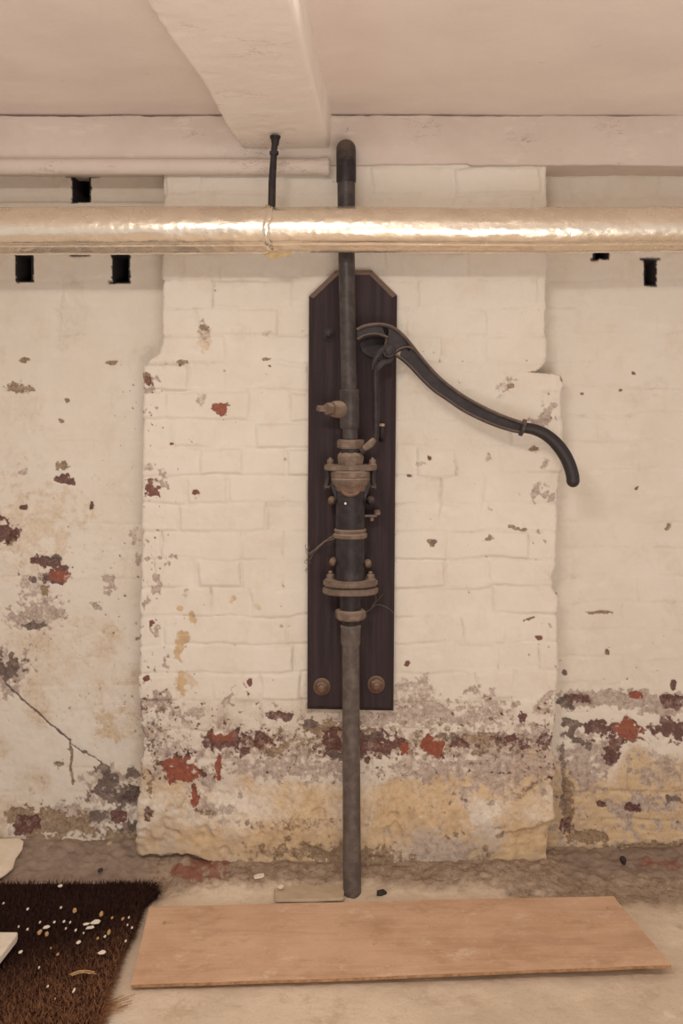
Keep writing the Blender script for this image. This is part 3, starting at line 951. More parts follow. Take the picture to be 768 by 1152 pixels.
# ---------------------------------------------------------------- the pump
def build_pump():
    Yb = -.036                                   # front of the backboard
    Ya = -.100                                   # pump axis
    s = (D + Ya) / F                             # metres per pixel in the axis plane
    axp = [(150, 389.3), (280, 389.5), (440, 392.5), (500, 394.3), (600, 393.8), (726, 394.3), (1020, 396)]

    def ax(y):
        return float(np.interp(y, *zip(*axp)))

    root = empty('hand_pump', (0, 0, .03), 'black cast-iron hand pump with curved lever handle on a tall dark board', 'pump')
    # ---- backboard with chamfered top and bevelled arris
    out = [(347.5, 333), (378, 304), (418, 304), (446.5, 332), (445.5, 420), (444, 600), (442.5, 799.5), (345.5, 797.5), (346, 600)]
    ins = [(352.5, 335.5), (380.5, 309), (415.5, 309), (441, 334.5), (440.5, 420), (439.5, 600), (438, 796), (350.5, 794), (351, 600)]
    n = len(out)
    a = [P(x, y, .008) for x, y in out]
    b = [P(x, y, Yb + .015) for x, y in out]
    c = [P(x, y, Yb) for x, y in ins]
    fs = [tuple(range(n)), tuple(range(2 * n, 3 * n))]
    for i in range(n):
        j = (i + 1) % n
        fs += [(i, j, n + j, n + i), (n + i, n + j, 2 * n + j, 2 * n + i)]
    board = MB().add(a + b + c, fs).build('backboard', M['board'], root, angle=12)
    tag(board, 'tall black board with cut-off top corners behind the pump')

    def hexbolt(px, py, r, name='board_bolt', mat='rust', parent=board):
        p = P(px, py, Yb)
        m = MB()
        m.lathe([(0, r * 1.25), (.003, r * 1.25), (.004, r * 1.1)], 24, (0, -1, 0), p)
        m.lathe([(.003, r * .9), (.014, r * .9), (.017, r * .72)], 6, (0, -1, 0), p, phase=.4)
        m.lathe([(.014, r * .5), (.024, r * .48), (.026, r * .36)], 14, (0, -1, 0), p)
        m.build(name, M[mat], parent, .0008, 1)
    hexbolt(369.5, 377, .0135, mat='iron')
    hexbolt(362, 772.5, .0185)
    hexbolt(423, 770, .0185)

    # ---- delivery pipe with the elbow at its head
    pts = [P(389.2, 171, .02), P(389.2, 168, -.035), P(389.2, 169, -.070), P(389.2, 176, -.092), P(389.3, 188, Ya), P(389.3, 205, Ya)]
    MB().sweep(smooth_path(pts, 8), .0255, None, 24, up=(1, 0, 0)).build('elbow', M['iron'], root)
    MB().sweep([P(ax(y), y, Ya) for y in (203, 240, 280, 330, 385, 440, 498)], [.0232, .0225, .0212, .0212, .0210, .0207, .0195], None, 28, up=(0, 1, 0)).build('delivery_pipe', M['pipe'], root)

    def turned(name, prof, mat, seg=36, parent=root, sx=1, sy=1, bevel=0, phase=0):
        """prof: list of (row, radius_px) from top to bottom"""
        y0 = prof[0][0]
        o = P(ax(sum(p[0] for p in prof) / len(prof)), y0, Ya)
        return MB().lathe([((y - y0) * s, r * s) for y, r in prof], seg, (0, 0, -1), o, sx, sy, phase).build(name, M[mat], parent, bevel)

    turned('pipe_sleeve', [(438, 10.4), (438.6, 11.6), (441.5, 11.6), (442.2, 11.2), (476, 11.2), (481, 10.8), (482.5, 9.5)], 'pipe')

    # air cock sticking out to the left of the sleeve
    p0, p1 = P(392, 461, Ya + .005), P(357, 459.5, Ya - .055)
    d = p1 - p0
    L = d.length
    cock = MB().lathe([(.18 * L, .022), (.34 * L, .0225), (.46 * L, .0215), (.52 * L, .0185), (.56 * L, .0185)], 20, d, p0)
    cock.build('air_cock', M['dusty'], root, .001)
    ck = [o for o in root.children if o.name.startswith('air_cock')] if False else None
    m = MB().lathe([(.55 * L, .0165), (.72 * L, .0165), (.73 * L, .013)], 6, d, p0, phase=.3)
    m.lathe([(.72 * L, .0095), (.98 * L, .0095), (1.0 * L, .0075)], 4, d, p0, phase=.5)
    m.build('square_plug', M['dusty'], root, .0012)

    # ---- stuffing box: nut, gland and flange
    turned('gland_nut', [(494.5, 14), (495.5, 16), (503.5, 16), (505, 14)], 'dusty', 6, bevel=.0015, phase=math.radians(12))
    turned('gland_neck', [(504, 12.6), (510, 12.6)], 'iron')
    turned('gland_body', [(508.5, 12.5), (511, 15.2), (514.5, 16), (520, 15.0), (527, 14.8)], 'dusty', 8, bevel=.001, phase=math.radians(22))

    def eared(rows, hx, hy, r, zthick_rows, name, mat, parent=root, bevel=.0022, y_shift=0):
        """oval plate with two rounded ears, seen edge on; rows = top row"""
        cx = ax(rows)
        c = P(cx, rows, Ya)
        poly = []
        for k in range(72):
            t = 2 * math.pi * k / 72
            ct, st = math.cos(t), math.sin(t)
            # superposition of central disc and two ears: support by radial function
            rad = 0
            best = 0
            for q in np.linspace(0, 1, 60):
                pass
            x = hx * (abs(ct) ** .75) * (1 if ct >= 0 else -1)
            y = hy * (abs(st) ** 1.15) * (1 if st >= 0 else -1)
            poly.append(c + Vector((x * s, y * s, 0)))
        return MB().prism(poly, (0, 0, -zthick_rows * s)).build(name, M[mat], parent, bevel)

    def stud(px, py, h=12, r=4.4, parent=root, yoff=-.004, mat='dusty', name='flange_nut'):
        o = P(px, py, Ya + yoff)
        m = MB().lathe([(-1 * s, r * 1.25 * s), (0, r * 1.25 * s), (.5 * s, r * 1.1 * s)], 18, (0, 0, 1), o)
        m.lathe([(0, r * s), (5.0 * s, r * s), (5.6 * s, r * .8 * s)], 6, (0, 0, 1), o)
        m.lathe([(4 * s, r * .52 * s), (h * s, r * .5 * s), ((h + .7) * s, r * .36 * s)], 12, (0, 0, 1), o)
        return m.build(name, M[mat], parent)
    gf = eared(522.5, 29.5, 17, 0, 6.5, 'gland_flange', 'dusty')
    stud(371.6, 522.5, 7, 3.8, gf)
    stud(418.8, 522.5, 7, 3.8, gf)
    # swing bolts below the ears
    for sx_, x0 in ((-1, 368), (1, 420)):
        m = MB().sweep(smooth_path([P(x0, 527, Ya - .004), P(x0 - .5 * sx_, 540, Ya - .004), P(x0 + 1.0 * sx_, 548, Ya - .008), P(x0 + .0 * sx_, 551, Ya - .016)], 5), .0062, None, 12, up=(0, 1, 0))
        m.lathe([(-.006, .007), (.006, .007)], 14, (1, 0, 0), P(x0, 549, Ya - .008))
        m.build('swing_bolt', M['iron'], root)
    turned('cover_flange', [(529, 20), (530.5, 22.2), (536, 22.6), (537.2, 21.6), (538.5, 22.4), (543.5, 21.6), (546, 19), (552, 16.5)], 'dusty', 40)
    # side cheeks sloping from the cover to the barrel
    for sx_ in (-1, 1):
        q = [(ax(545) + sx_ * 21.5, 540), (ax(545) + sx_ * 22.5, 546), (ax(545) + sx_ * 19, 556), (ax(545) + sx_ * 15, 566), (ax(545) + sx_ * 14, 545)]
        MB().prism([P(x, y, Ya - .010) for x, y in q], (0, .02, 0)).build('cover_lug', M['iron'], root, .002)
    # round boss on the front of the barrel under the cover
    bo = P(ax(545), 545, Ya)
    MB().lathe([(.020, 13.2 * s), (.040, 13.0 * s), (.043, 12.2 * s), (.044, 10.6 * s), (.041, 9.6 * s), (.041, .001)], 36, (0, -1, 0), bo).build('front_boss', M['rust'], root)

    # ---- barrel
    barrel = turned('barrel', [(548, 15.5), (556, 16.3), (594, 16.3), (640, 16.4), (648, 17.0), (653, 18)], 'iron', 44)
    turned('barrel_ring', [(594.5, 16.6), (595.5, 18.2), (597, 18.2), (598, 17.4), (599.5, 17.4), (600.5, 19.2), (603, 19.5), (604.5, 18.6), (605.2, 16.5)], 'dusty', 44, barrel)
    for px, py, r, mt in ((373.5, 563, 4.2, 'rust'), (416.5, 563, 4.6, 'iron'), (375, 632, 4.2, 'rust'), (413, 634, 4.2, 'rust')):
        c = P(px, py, Ya + .012)
        m = MB().lathe([(-.012, r * 1.15 * s), (.010, r * 1.15 * s), (.016, r * .9 * s), (.024, r * .55 * s), (.028, r * .4 * s)], 10, (0, -1, 0), c)
        m.sweep([c, P(ax(py), py, Ya + .012)], .007, None, 10)
        m.build('side_lug', M[mt], barrel, .0006)
    # clip on the right of the barrel, reaching back to the board
    m = MB().prism([P(409, 579, Ya + .004), P(424, 579, Ya + .004), P(424, 579, Yb), P(409, 579, Yb)], (0, 0, -.006))
    m.lathe([(0, .009), (.012, .008)], 12, (0, 0, 1), P(424, 579, Ya + .030))
    m.lathe([(0, .006), (.014, .005)], 12, (0, 0, -1), P(418, 580, Ya + .018))
    m.build('stay_clip', M['dusty'], root, .001)
    # standoff brackets between barrel and board
    for y in (585, 640):
        q = P(ax(y), y, Yb)
        MB().prism([q + Vector((-.02, 0, 0)), q + Vector((.02, 0, 0)), q + Vector((.02, Ya - Yb, 0)), q + Vector((-.02, Ya - Yb, 0))], (0, 0, -.018)).build('standoff', M['iron'], root, .001)

    # ---- foot flange
    fl = eared(651.5, 30.6, 22, 0, 7.2, 'foot_flange', 'dusty', bevel=.004)
    eared(660.5, 31.3, 22.5, 0, 6.6, 'foot_flange', 'dusty', bevel=.0028)
    turned('flange_filler', [(655, 15), (666, 15)], 'iron', 30)
    stud(371.6, 651.5, 8.5, 4.6, fl, -.002)
    stud(416.6, 651.5, 8.0, 4.6, fl, -.002)
    # ---- tail: neck, union nut, socket, suction pipe
    turned('tail_neck', [(666, 15), (669, 12.4), (680, 12.0), (687, 11.8)], 'iron')
    turned('union_nut', [(685.5, 15.6), (687, 17.6), (694.5, 17.6), (697, 15)], 'dusty', 8, bevel=.0014, phase=math.radians(10))
    turned('tail_neck', [(696, 10.2), (704, 9.8)], 'iron')
    turned('pipe_socket', [(702.5, 10.6), (703.5, 11.8), (705.8, 11.8), (706.5, 11.2), (723, 11.2), (726, 10.2)], 'galv')
    MB().sweep([P(ax(y), y, Ya - .036 * max(0, (y - 780) / 230)) for y in (724, 780, 850, 930, 1012)], [.0226, .0226, .0226, .0228, .0232], None, 28, up=(0, 1, 0)).build('suction_pipe', M['galv'], root)

    # ---- lever handle
    Yh = -.118
    sh = (D + Yh) / F
    Q = lambda x, y, Y=Yh: P(x, y, Y)
    upper = [(401.5, 371.5), (409, 367.8), (418, 365.8), (428, 365.4), (438, 367.5), (447, 372.5), (455, 380), (463, 389.5), (472, 401), (482, 413), (494, 425.5), (508, 437), (524, 448), (542, 458), (560, 466.5), (576, 472.5), (587, 476)]
    lower = [(442, 398), (449, 402), (455, 406.5), (461, 412), (468, 419.5), (477, 429), (489, 440), (503, 449.5), (519, 460.5), (538, 470.5), (557, 478.5), (574, 484), (587, 486.5)]
    inner = [(402, 382), (408, 378.5), (416, 376.4), (425, 376.2), (432, 378.2), (436, 380)]
    ul, ll, il = (smooth_path([Q(x, y) for x, y in L_], 5) for L_ in (upper, lower, inner))
    m = MB()
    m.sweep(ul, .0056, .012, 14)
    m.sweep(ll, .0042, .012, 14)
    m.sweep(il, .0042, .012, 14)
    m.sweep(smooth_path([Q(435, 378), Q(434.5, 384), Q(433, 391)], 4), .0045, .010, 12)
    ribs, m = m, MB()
    # thin web between the ribs
    def web(A, B, th=.005):
        n_ = 40
        def rs(L_):
            d_ = [0]
            for i in range(len(L_) - 1):
                d_.append(d_[-1] + (L_[i + 1] - L_[i]).length)
            out_ = []
            for k in range(n_):
                t = d_[-1] * k / (n_ - 1)
                i = min(max(int(np.searchsorted(d_, t)) - 1, 0), len(L_) - 2)
                u = (t - d_[i]) / max(d_[i + 1] - d_[i], 1e-9)
                out_.append(L_[i].lerp(L_[i + 1], min(max(u, 0), 1)))
            return out_
        a_, b_ = rs(A), rs(B)
        vs = []
        for yo in (-th / 2, th / 2):
            vs += [p + Vector((0, yo, 0)) for p in a_] + [p + Vector((0, yo, 0)) for p in b_]
        f_ = []
        for i in range(n_ - 1):
            f_ += [(i, i + 1, n_ + i + 1, n_ + i), (2 * n_ + i, 3 * n_ + i, 3 * n_ + i + 1, 2 * n_ + i + 1),
                   (i, 2 * n_ + i, 2 * n_ + i + 1, i + 1), (n_ + i, n_ + i + 1, 3 * n_ + i + 1, 3 * n_ + i)]
        f_ += [(0, n_, 3 * n_, 2 * n_), (n_ - 1, 3 * n_ - 1, 4 * n_ - 1, 2 * n_ - 1)]
        m.add(vs, f_)
    up_pts = [Q(x, y) for x, y in upper]
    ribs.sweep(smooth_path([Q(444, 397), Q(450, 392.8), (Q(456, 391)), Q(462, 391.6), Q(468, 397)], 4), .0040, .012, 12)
    web(smooth_path(up_pts[6:], 5), smooth_path([Q(x, y) for x, y in lower[1:]], 5))
    web(smooth_path(up_pts[:5], 5), smooth_path([Q(x, y) for x, y in inner], 5))
    web(smooth_path(up_pts[3:8], 5), smooth_path([Q(435, 380), Q(434, 390), Q(438, 398), Q(446, 397), Q(455, 393), Q(460, 395)], 4))
    handle = m.build('handle', M['iron'], root, angle=50)
    ribs.build('handle_rib', M['rib_iron'], handle, angle=50)  # ribs get a paler iron than the web
    # collar and grip
    dirv = (Q(598, 484.5) - Q(585, 480.5)).normalized()
    MB().lathe([(-.0075, .017), (-.006, .0225), (.002, .0225), (.0035, .017)], 28, dirv, Q(588.5, 481.3)).build('collar', M['pipe'], handle)
    gp = smooth_path([Q(588, 481), Q(600, 483), Q(612, 488), (Q(623, 496.5)), Q(632.5, 508), Q(639.5, 521), Q(643.5, 534), Q(644.3, 541)], 6)
    rr = [.0135 + .0035 * min(1, i / 22) for i in range(len(gp))]
    end = gp[-1]
    dv = (gp[-1] - gp[-2]).normalized()
    for k in range(1, 6):
        a_ = math.pi / 2 * k / 5
        gp.append(end + dv * (.0165 * math.sin(a_)))
        rr.append(max(.017 * math.cos(a_), .0008))
    MB().sweep(gp, rr, None, 20).build('grip', M['grip'], handle)
    # pivot boss + pin
    pv = Q(437, 395.5, 0)
    o = Vector((pv.x, 0, pv.z))
    o = P(437, 395.5, Yh)
    MB().lathe([(-.018, 7.6 * sh), (.014, 7.6 * sh), (.018, 7.0 * sh), (.0185, 4.8 * sh), (.022, 4.4 * sh), (.023, 3.6 * sh)], 28, (0, -1, 0), o).build('pivot_pin', M['iron'], handle)
    # fork link from the pivot down to the rod
    for yo, nm in ((-.016, 0), (.010, 0)):
        pts = smooth_path([Q(434, 391, Yh + yo), Q(428, 396, Yh + yo), Q(423.5, 402, Yh + yo), Q(420, 409, Yh + yo), Q(418.8, 416, Yh + yo)], 5)
        MB().sweep(pts, [.0075 - .0035 * i / len(pts) for i in range(len(pts))], .004, 10).build('link_fork', M['iron'], root)
    pl = [(441, 401), (436, 404), (429, 405), (424, 409), (421.5, 417), (425, 418), (433, 410), (440, 408), (444, 402)]
    MB().prism([Q(x, y, Yh - .006) for x, y in pl], (0, .012, 0)).build('link_fork', M['iron'], root, .002)
    pts = smooth_path([Q(422, 409), Q(422.5, 440), Q(422.8, 470), Q(422.6, 488), Q(420, 497), Q(413, 504.5), Q(406, 509)], 7)
    n_ = len(pts)
    MB().sweep(pts, [.0080 if i < n_ * .62 else .0095 for i in range(n_)], [.008] * n_, 14).build('piston_rod', M['iron'], root)
    MB().sweep(smooth_path([Q(421, 494, Yh - .008), Q(416, 500, Yh - .010), Q(409, 505, Yh - .010)], 6), [.004 + .0055 * math.sin(math.pi * (i + 2) / 16) for i in range(13)], .006, 12).build('rod_hook', M['dusty'], root)
    # fulcrum bracket fixed to the board behind the lever
    q = [(404, 386), (414, 382), (430, 381), (443, 388), (446, 398), (440, 407), (428, 406), (416, 402), (407, 396)]
    m = MB().prism([P(x, y, Yb - .002) for x, y in q], (0, -.012, 0))
    m.lathe([(0, .016), (Yb - .002 - (Yh + .018), .0135)], 20, (0, -1, 0), P(437.0, 395.5, Yb - .002))
    m.build('fulcrum_bracket', M['iron'], root, .002)
    # small brass-topped peg at the right
    MB().lathe([(-.001, .0075), (.005, .0075), (.006, .006)], 14, (0, 0, 1), P(429.3, 479, -.062)).build('peg_cap', M['peg'], root)
    MB().sweep(smooth_path([P(429.3, 479, -.062), P(429.3, 487, -.062), P(429, 492, -.056), P(428.5, 495, -.03)], 5), .0068, None, 12, up=(1, 0, 0)).build('peg', M['iron'], root)
    # bright paint fleck on the barrel
    c = P(388.5, 566.5, Ya - 16.0 * s)
    MB().lathe([(0, .0035), (.0015, .0028)], 9, (-.3, -1, 0), c + Vector((0, .002, 0))).build('paint_fleck', M['flake'], root)


def floor_height(xs, ys, Zf, x, y):
    i = int(np.argmin(np.abs(ys - y)))
    j = int(np.argmin(np.abs(xs - x)))
    return float(Zf[i, j])


# ---------------------------------------------------------------- things on the floor
def build_plywood():
    zt = .014
    c = [G(147, 1108.5, zt), G(755, 1088, zt + .010), G(690, 1008, zt), G(168, 1019.5, zt)]
    nx, ny = 60, 20
    V = np.zeros((ny, nx, 3))
    for j in range(ny):
        for i in range(nx):
            u, v = i / (nx - 1), j / (ny - 1)
            p = (c[0] * (1 - u) + c[1] * u) * (1 - v) + (c[3] * (1 - u) + c[2] * u) * v
            V[j, i] = p
    U, W = np.meshgrid(np.linspace(0, 1, nx), np.linspace(0, 1, ny))
    V[..., 2] += .0015 * fbm(U, W, .3, 701, 2) + .005 * sstep(.35, 1, U) * (1 - W) ** 2
    V[..., 0] += .0012 * fbm(U * 3, W * 3, .3, 702, 3)
    V[..., 1] += .0012 * fbm(U * 3, W * 3, .2, 703, 3)
    th = .0065
    mb = MB()
    idx = lambda j, i, k: k * nx * ny + j * nx + i
    vs = [tuple(p) for p in V.reshape(-1, 3)] + [(p[0], p[1], p[2] - th) for p in V.reshape(-1, 3)]
    fs = []
    for j in range(ny - 1):
        for i in range(nx - 1):
            fs.append((idx(j, i, 0), idx(j, i + 1, 0), idx(j + 1, i + 1, 0), idx(j + 1, i, 0)))
            fs.append((idx(j, i, 1), idx(j + 1, i, 1), idx(j + 1, i + 1, 1), idx(j, i + 1, 1)))
    nside = len(fs)
    for i in range(nx - 1):
        fs.append((idx(0, i, 0), idx(0, i, 1), idx(0, i + 1, 1), idx(0, i + 1, 0)))
        fs.append((idx(ny - 1, i, 0), idx(ny - 1, i + 1, 0), idx(ny - 1, i + 1, 1), idx(ny - 1, i, 1)))
    for j in range(ny - 1):
        fs.append((idx(j, 0, 0), idx(j + 1, 0, 0), idx(j + 1, 0, 1), idx(j, 0, 1)))
        fs.append((idx(j, nx - 1, 0), idx(j, nx - 1, 1), idx(j + 1, nx - 1, 1), idx(j + 1, nx - 1, 0)))
    mb.add(vs, fs)
    o = mb.build('plywood_sheet', M['ply'], angle=30)
    o.data.materials.append(M['plyedge'])
    for k, p in enumerate(o.data.polygons):
        if abs(p.normal.z) < .5:
            p.material_index = 1
    tag(o, 'long worn brown plywood sheet lying on the floor in front of the pump', 'board')


MAT_EDGE = [(-1.45, -.102)] + [tuple(G(x, y, .013)[:2]) for x, y in ((120, 994), (158, 994), (172, 998), (179, 1005), (170, 1012), (161, 1022), (155, 1040), (148, 1056), (139, 1072), (130, 1095), (120, 1120), (114, 1152), (108, 1200))] + [(-1.45, -.80)]


def build_mat():
    rnd = random.Random(11)
    poly = MAT_EDGE

    def inside(x, y):
        c = False
        n = len(poly)
        for i in range(n):
            x0, y0 = poly[i]
            x1, y1 = poly[(i + 1) % n]
            if (y0 > y) != (y1 > y) and x < (x1 - x0) * (y - y0) / (y1 - y0) + x0:
                c = not c
        return c
    root = empty('coir_mat', (-.8, -.45, .0), 'dark brown shaggy coir mat with frayed edges, lying left of the plywood', 'mat')
    MB().prism([(x - .004, y, .002) for x, y in poly], (0, 0, .010)).build('mat_base', M['coir'], root)
    vs, fs, worn = [], [], []

    def blade(x, y, z, l, w, ang, lean, wn):
        dx, dy = math.cos(ang), math.sin(ang)
        k = len(vs)
        mx, my, mz = x + dx * lean * l * .4, y + dy * lean * l * .4, z + l * .6 * math.sqrt(max(0, 1 - lean * lean * .6))
        ex, ey, ez = x + dx * lean * l, y + dy * lean * l, z + l * math.sqrt(max(0.02, 1 - lean * lean))
        a2 = ang + math.pi / 2 + rnd.uniform(-.6, .6)
        sx, sy = math.cos(a2) * w, math.sin(a2) * w
        vs.extend([(x - sx, y - sy, z), (x + sx, y + sy, z), (mx + sx * .8, my + sy * .8, mz), (mx - sx * .8, my - sy * .8, mz), (ex, ey, max(ez, .003))])
        fs.extend([(k, k + 1, k + 2, k + 3), (k + 3, k + 2, k + 4)])
        worn.extend([wn] * 5)
    n = 0
    while n < 30000:
        x, y = rnd.uniform(-1.12, -.49), rnd.uniform(-.78, -.095)
        if not inside(x, y):
            continue
        n += 1
        wn = min(1, max(0, (-.36 - y) * 3.6 + (x + .66) * 3.2 + rnd.gauss(0, .16)))
        wn = max(wn, .08 * rnd.random())
        lean = rnd.uniform(.15, .7) if wn < .4 else rnd.uniform(.4, .97)
        blade(x, y, .011, rnd.uniform(.009, .019), rnd.uniform(.0006, .0012), rnd.uniform(0, 6.28), lean, wn)
    # frayed fringe
    for i in range(1, len(poly) - 2):
        (x0, y0), (x1, y1) = poly[i], poly[i + 1]
        L = math.hypot(x1 - x0, y1 - y0)
        out = math.atan2(-(x1 - x0), (y1 - y0)) + math.pi
        out = math.atan2(-(x1 - x0) * -1, -(y1 - y0) * -1)
        nx_, ny_ = -(y1 - y0) / L, (x1 - x0) / L
        out = math.atan2(ny_, nx_)
        for k in range(int(L * 3000)):
            t = rnd.random()
            x, y = x0 + (x1 - x0) * t, y0 + (y1 - y0) * t
            wn = min(1, max(0, (-.30 - y) * 3.0 + rnd.gauss(0, .12)))
            corner = math.exp(-((x + .515) ** 2 + (y + .135) ** 2) / .0016)
            l = rnd.uniform(.006, .022) + .022 * corner * rnd.random() + .018 * wn * rnd.random()
            blade(x - nx_ * .006, y - ny_ * .006, rnd.uniform(.003, .011), l, rnd.uniform(.0006, .0011), out + rnd.gauss(0, .5), rnd.uniform(.75, .99), wn)
    me = bpy.data.meshes.new('coir_pile')
    me.from_pydata([(a + .8, b + .45, c) for a, b, c in vs], [], fs)
    at = me.attributes.new('worn', 'FLOAT', 'POINT')
    at.data.foreach_set('value', np.array(worn, dtype=np.float32))
    me.materials.append(M['coir'])
    o = bpy.data.objects.new('coir_pile', me)
    COL.objects.link(o)
    o.parent = root
    tag(o, kind='stuff')
    # two loose tufts
    for nm, pts, wn, lb, nst, spread in (
            ('fibre_tuft', [(80, 1098), (88, 1094.5), (96, 1094), (106, 1096)], .9, 'loose tan fibre strand lying on the front part of the coir mat', 7, .0022),
            ('fibre_tuft', [(100, 1142), (114, 1137), (124, 1133), (134, 1130)], .7, 'frayed brown fibre tuft on bare floor off the mat front corner', 22, .006)):
        m = MB()
        z = .026 if pts[0][0] < 90 else .006
        for k in range(nst):
            ox, oy = rnd.gauss(0, spread), rnd.gauss(0, spread)
            g = [G(x, y, z) + Vector((ox * (1 + i * .4), oy * (1 + i * .5), rnd.uniform(0, .003))) for i, (x, y) in enumerate(pts)]
            m.sweep(smooth_path(g, 3), .0009, None, 5, up=(0, 0, 1))
        o = m.build(nm, M['tan'] if wn > .8 else M['plyedge'])
        tag(o, lb, 'fibre')


def chip(px, py, w, h, z, mat, rnd, th=.0015, tilt=.2):
    c = G(px, py, z)
    sc_ = (D + c.y) / F
    asp = (H - z) / (D + c.y)                     # foreshortening of the ground
    n = rnd.randint(5, 8)
    poly = []
    for k in range(n):
        a = 2 * math.pi * k / n + rnd.uniform(-.25, .25)
        r = rnd.uniform(.75, 1.1)
        x, y = math.cos(a) * r * w / 2 * sc_, math.sin(a) * r * h / 2 * sc_ / asp
        poly.append(c + Vector((x, y, tilt * x * rnd.uniform(.3, 1) + tilt * y * .5)))
    return MB().prism(poly, (0, 0, th)), c


def build_litter(xs, ys, Zf):
    rnd = random.Random(5)
    zm = .026
    big = [
        (107, 1038, 12, 4.5, 'white oblong paint flake on the coir mat, biggest of the cluster in the middle', 'flake'),
        (101.5, 1044, 10, 3.2, 'cream sliver of paint just in front of the biggest flake on the mat', 'flake'),
        (97, 1040, 8, 2.5, 'thin pale flake touching the left end of the biggest flake on the mat', 'flake'),
        (52, 1043.5, 8.5, 3.8, 'white paint flake on the left half of the mat, beside two tan crumbs', 'flake'),
        (115, 1072, 10, 4, 'white curved paint flake on the mat nearest the plywood front corner', 'flake'),
        (68, 997, 6.5, 3, 'white paint flake on the back edge of the coir mat', 'flake'),
        (114, 1029.5, 5, 4.5, 'cream lump of grit on the mat behind the biggest flake', 'tan'),
        (84, 1025.5, 5, 4, 'orange-tan crumb on the mat near its back edge', 'tan'),
        (88.5, 1060.5, 5.5, 3.6, 'pale pinkish paint flake alone in the middle of the mat', 'flake'),
        (44.5, 1050, 5, 4, 'tan crumb on the mat, left of a matching pair', 'tan'),
        (52.5, 1052, 4.5, 3.6, 'tan crumb on the mat, right of a matching pair', 'tan'),
        (122.5, 1050, 4.5, 4.5, 'tan grit lump on the mat right of the biggest flake', 'tan'),
        (23, 1071.5, 4.5, 3, 'small white flake on the mat beside the white board corner', 'flake'),
        (83, 1115, 3, 5, 'narrow white flake standing up on the front part of the mat', 'flake'),
    ]
    small = [(68.5, 1021.5), (61, 1038), (65, 1074), (143.5, 1041), (148.5, 1044), (145, 1032.5), (126, 1033), (141.5, 1059), (44, 1089), (54, 1110), (62, 1124), (45, 1038), (72, 1037), (21, 1043), (57, 1067), (85, 1047),
             (31, 1023), (74, 1045), (110, 1056), (4, 1016.5), (31, 1046), (79, 1038), (138, 1034), (94, 1050), (118, 1054)]
    for px, py, w, h, lb, mt in big:
        m, c = chip(px, py, w, h, zm, mt, rnd, .0022 if mt == 'flake' else .005)
        tag(m.build('paint_flake' if mt == 'flake' else 'grit_crumb', M[mt], bevel=.0004, bseg=1), lb, 'flake' if mt == 'flake' else 'crumb', 'flakes and crumbs on the coir mat')
    for i, (px, py) in enumerate(small):
        w = rnd.uniform(2.0, 3.4)
        mt = 'tan' if i % 4 == 2 else 'flake'
        m, c = chip(px, py, w, w * rnd.uniform(.7, 1), zm, mt, rnd, .002)
        tag(m.build('paint_crumb', M[mt]), 'tiny pale crumb of paint or grit scattered on the coir mat', 'crumb', 'tiny crumbs on the coir mat')
    # on the floor by the wall
    def on_floor(name, px, py, w, h, mt, lb, cat, th, dz=.001, tilt=.15):
        g = G(px, py, .02)
        z = floor_height(xs, ys, Zf, g.x, g.y)
        g = G(px, py, z)
        z = floor_height(xs, ys, Zf, g.x, g.y)
        m, c = chip(px, py, w, h, z + dz, mt, rnd, th, tilt)
        tag(m.build(name, M[mt], bevel=.0008, bseg=1), lb, cat)
    on_floor('paint_flake', 291.5, 986.5, 14, 5, 'flake', 'white paint flake on the dirt between the pier foot and the plywood', 'flake', .004)
    on_floor('paint_flake', 316, 998, 8, 4, 'flake', 'small pale flake on the pale slab left of the pipe foot', 'flake', .003, .010)
    on_floor('clinker_lump', 700.5, 970, 8, 6, 'coal', 'black clinker lump on the floor in the right recess', 'stone', .011, -.002)
    on_floor('clinker_lump', 428, 1006, 14, 5, 'coal', 'dark clinker crumb on the floor right of the pipe foot', 'stone', .008, -.001)
    on_floor('plaster_crumb', 123, 950, 7, 4, 'stone', 'beige plaster crumb on the grey floor below the left recess', 'crumb', .005)
    on_floor('plaster_crumb', 93, 963, 5, 3, 'flake', 'small white crumb on the grey floor behind the coir mat', 'crumb', .004)
    on_floor('brick_crumb', 113, 980, 6, 4, 'coal', 'dark crumb on the grey floor just behind the coir mat', 'crumb', .005)
    # pale flat slab behind the plywood
    poly = [(308, 1003), (330, 1000), (388, 998.5), (386, 1014), (350, 1016), (309, 1016)]
    z = .004
    m = MB().prism([G(x, y, z + .004) for x, y in poly], (0, 0, .009))
    tag(m.build('stone_slab', M['stone'], bevel=.002), 'pale flat stone slab on the floor between plywood and pipe foot', 'slab')
    # white pieces at the left edge of the picture
    poly = [(-1.25, .045), (-.925, .068), (-.907, .055), (-.901, .025), (-.907, -.01), (-.902, -.045), (-.915, -.070), (-.928, -.084), (-.99, -.086), (-1.25, -.088)]
    vs = [Vector((x, y, .012 + .28 * max(0, y + .09) * .9)) for x, y in poly]
    tag(MB().prism(vs, (0, 0, .006)).build('card_sheet', M['cream'], bevel=.001, bseg=1), 'torn cream sheet on the floor against the left recess, behind the mat', 'sheet')
    a, b, c_, d_ = G(-120, 1048, .047), G(20, 1048.5, .047), G(18.5, 1053, .047), G(-12, 1092, .047)
    e_ = G(-120, 1092, .047)
    tag(MB().prism([a, b, c_, d_, e_], (0, 0, -.016)).build('plasterboard_offcut', M['white'], bevel=.0015), 'white plasterboard offcut corner lying on the coir mat', 'board')


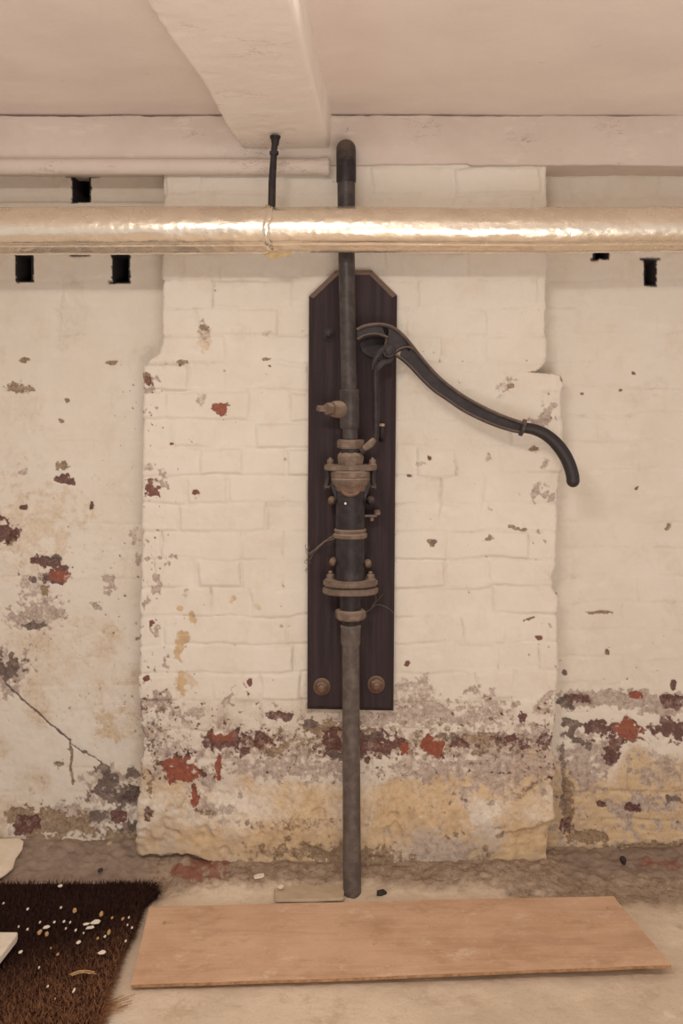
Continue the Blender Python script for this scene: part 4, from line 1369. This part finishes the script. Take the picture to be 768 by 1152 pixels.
def build_cobwebs():
    rnd = random.Random(9)

    def web(paths, label, r=.0004):
        m = MB()
        for pts in paths:
            g = [P(x, y, Y) for x, y, Y in pts]
            m.sweep(smooth_path(g, 4), r, None, 5)
        tag(m.build('cobweb', M['web']), label, 'cobweb')
    pa = []
    for k in range(7):
        pa.append([(347 + rnd.uniform(-2, 3), 624 + rnd.uniform(-4, 8), -.045), (355 + rnd.uniform(-1, 2), 617 + rnd.uniform(-2, 2), -.06), (364, 611 + rnd.uniform(-2, 2), -.075), (376.5, 603 + rnd.uniform(-4, 4), -.10)])
    for k in range(10):
        x, y = 345 + rnd.uniform(-1, 3), rnd.uniform(610, 640)
        pa.append([(x, y, -.034), (x + rnd.uniform(-4, 2), y + 3, -.04), (x + rnd.uniform(-3, 3), y + rnd.uniform(5, 9), -.036)])
    web(pa, 'dusty cobweb strands between the board left edge and the barrel ring', .0006)
    pa = [[(407, 690, -.10), (416, 686, -.085), (424, 676, -.06), (431, 668, -.04)], [(416, 686, -.085), (424, 680, -.07), (436, 684, -.05), (443, 690, -.036)], [(421, 667, -.10), (423, 674, -.08), (418, 683, -.08)]]
    web(pa, 'faint cobweb strands right of the union nut below the foot flange', .0005)


build_back_wall()
build_pier()
FX, FY, FZ = build_floor()
build_ceiling()
build_beams()
build_pipes()
build_pump()
build_plywood()
build_mat()
build_litter(FX, FY, FZ)
build_cobwebs()

# ---------------------------------------------------------------- camera
cam = bpy.data.cameras.new('camera')
co = bpy.data.objects.new('camera', cam)
COL.objects.link(co)
co.location = (0, -D, H)
co.rotation_euler = (math.radians(90), 0, 0)
cam.sensor_width = 36
cam.lens = F / 1152 * 36
cam.shift_x = (384 - CX) / 1152
cam.shift_y = (CY - 576) / 1152
cam.clip_start = 0.05
S.camera = co

# ---------------------------------------------------------------- light: cellar lamps + added low fill + bounce
def area(name, loc, rot, sx, sy, power, col):
    l = bpy.data.lights.new(name, 'AREA')
    l.shape = 'RECTANGLE'
    l.size, l.size_y = sx, sy
    l.energy = power
    l.color = col
    o = bpy.data.objects.new(name, l)
    o.location = loc
    o.rotation_euler = rot
    COL.objects.link(o)
    return o


area('batten_lamp', (-.30, -2.0, 1.94), (math.radians(42), 0, 0), .45, .12, 22, (1.0, .92, .84))
area('near_lamp', (.1, -.95, 1.99), (math.radians(8), 0, 0), 1.2, .08, .5, (1.0, .92, .84))
area('low_fill', (.5, -2.9, .55), (math.radians(124), 0, math.radians(8)), .9, .9, 20, (1.0, .92, .85))  # fill light added to brighten the ceiling, not a fixture of the cellar
w = bpy.data.worlds.new('world')
w.use_nodes = True
bg = w.node_tree.nodes['Background']
bg.inputs[0].default_value = (1.0, .91, .85, 1)
bg.inputs[1].default_value = 0.65
S.world = w
S.view_settings.view_transform = 'Standard'
S.view_settings.look = 'None'
S.view_settings.gamma = 1
S.view_settings.exposure = 0.0
S.view_settings.use_curve_mapping = False
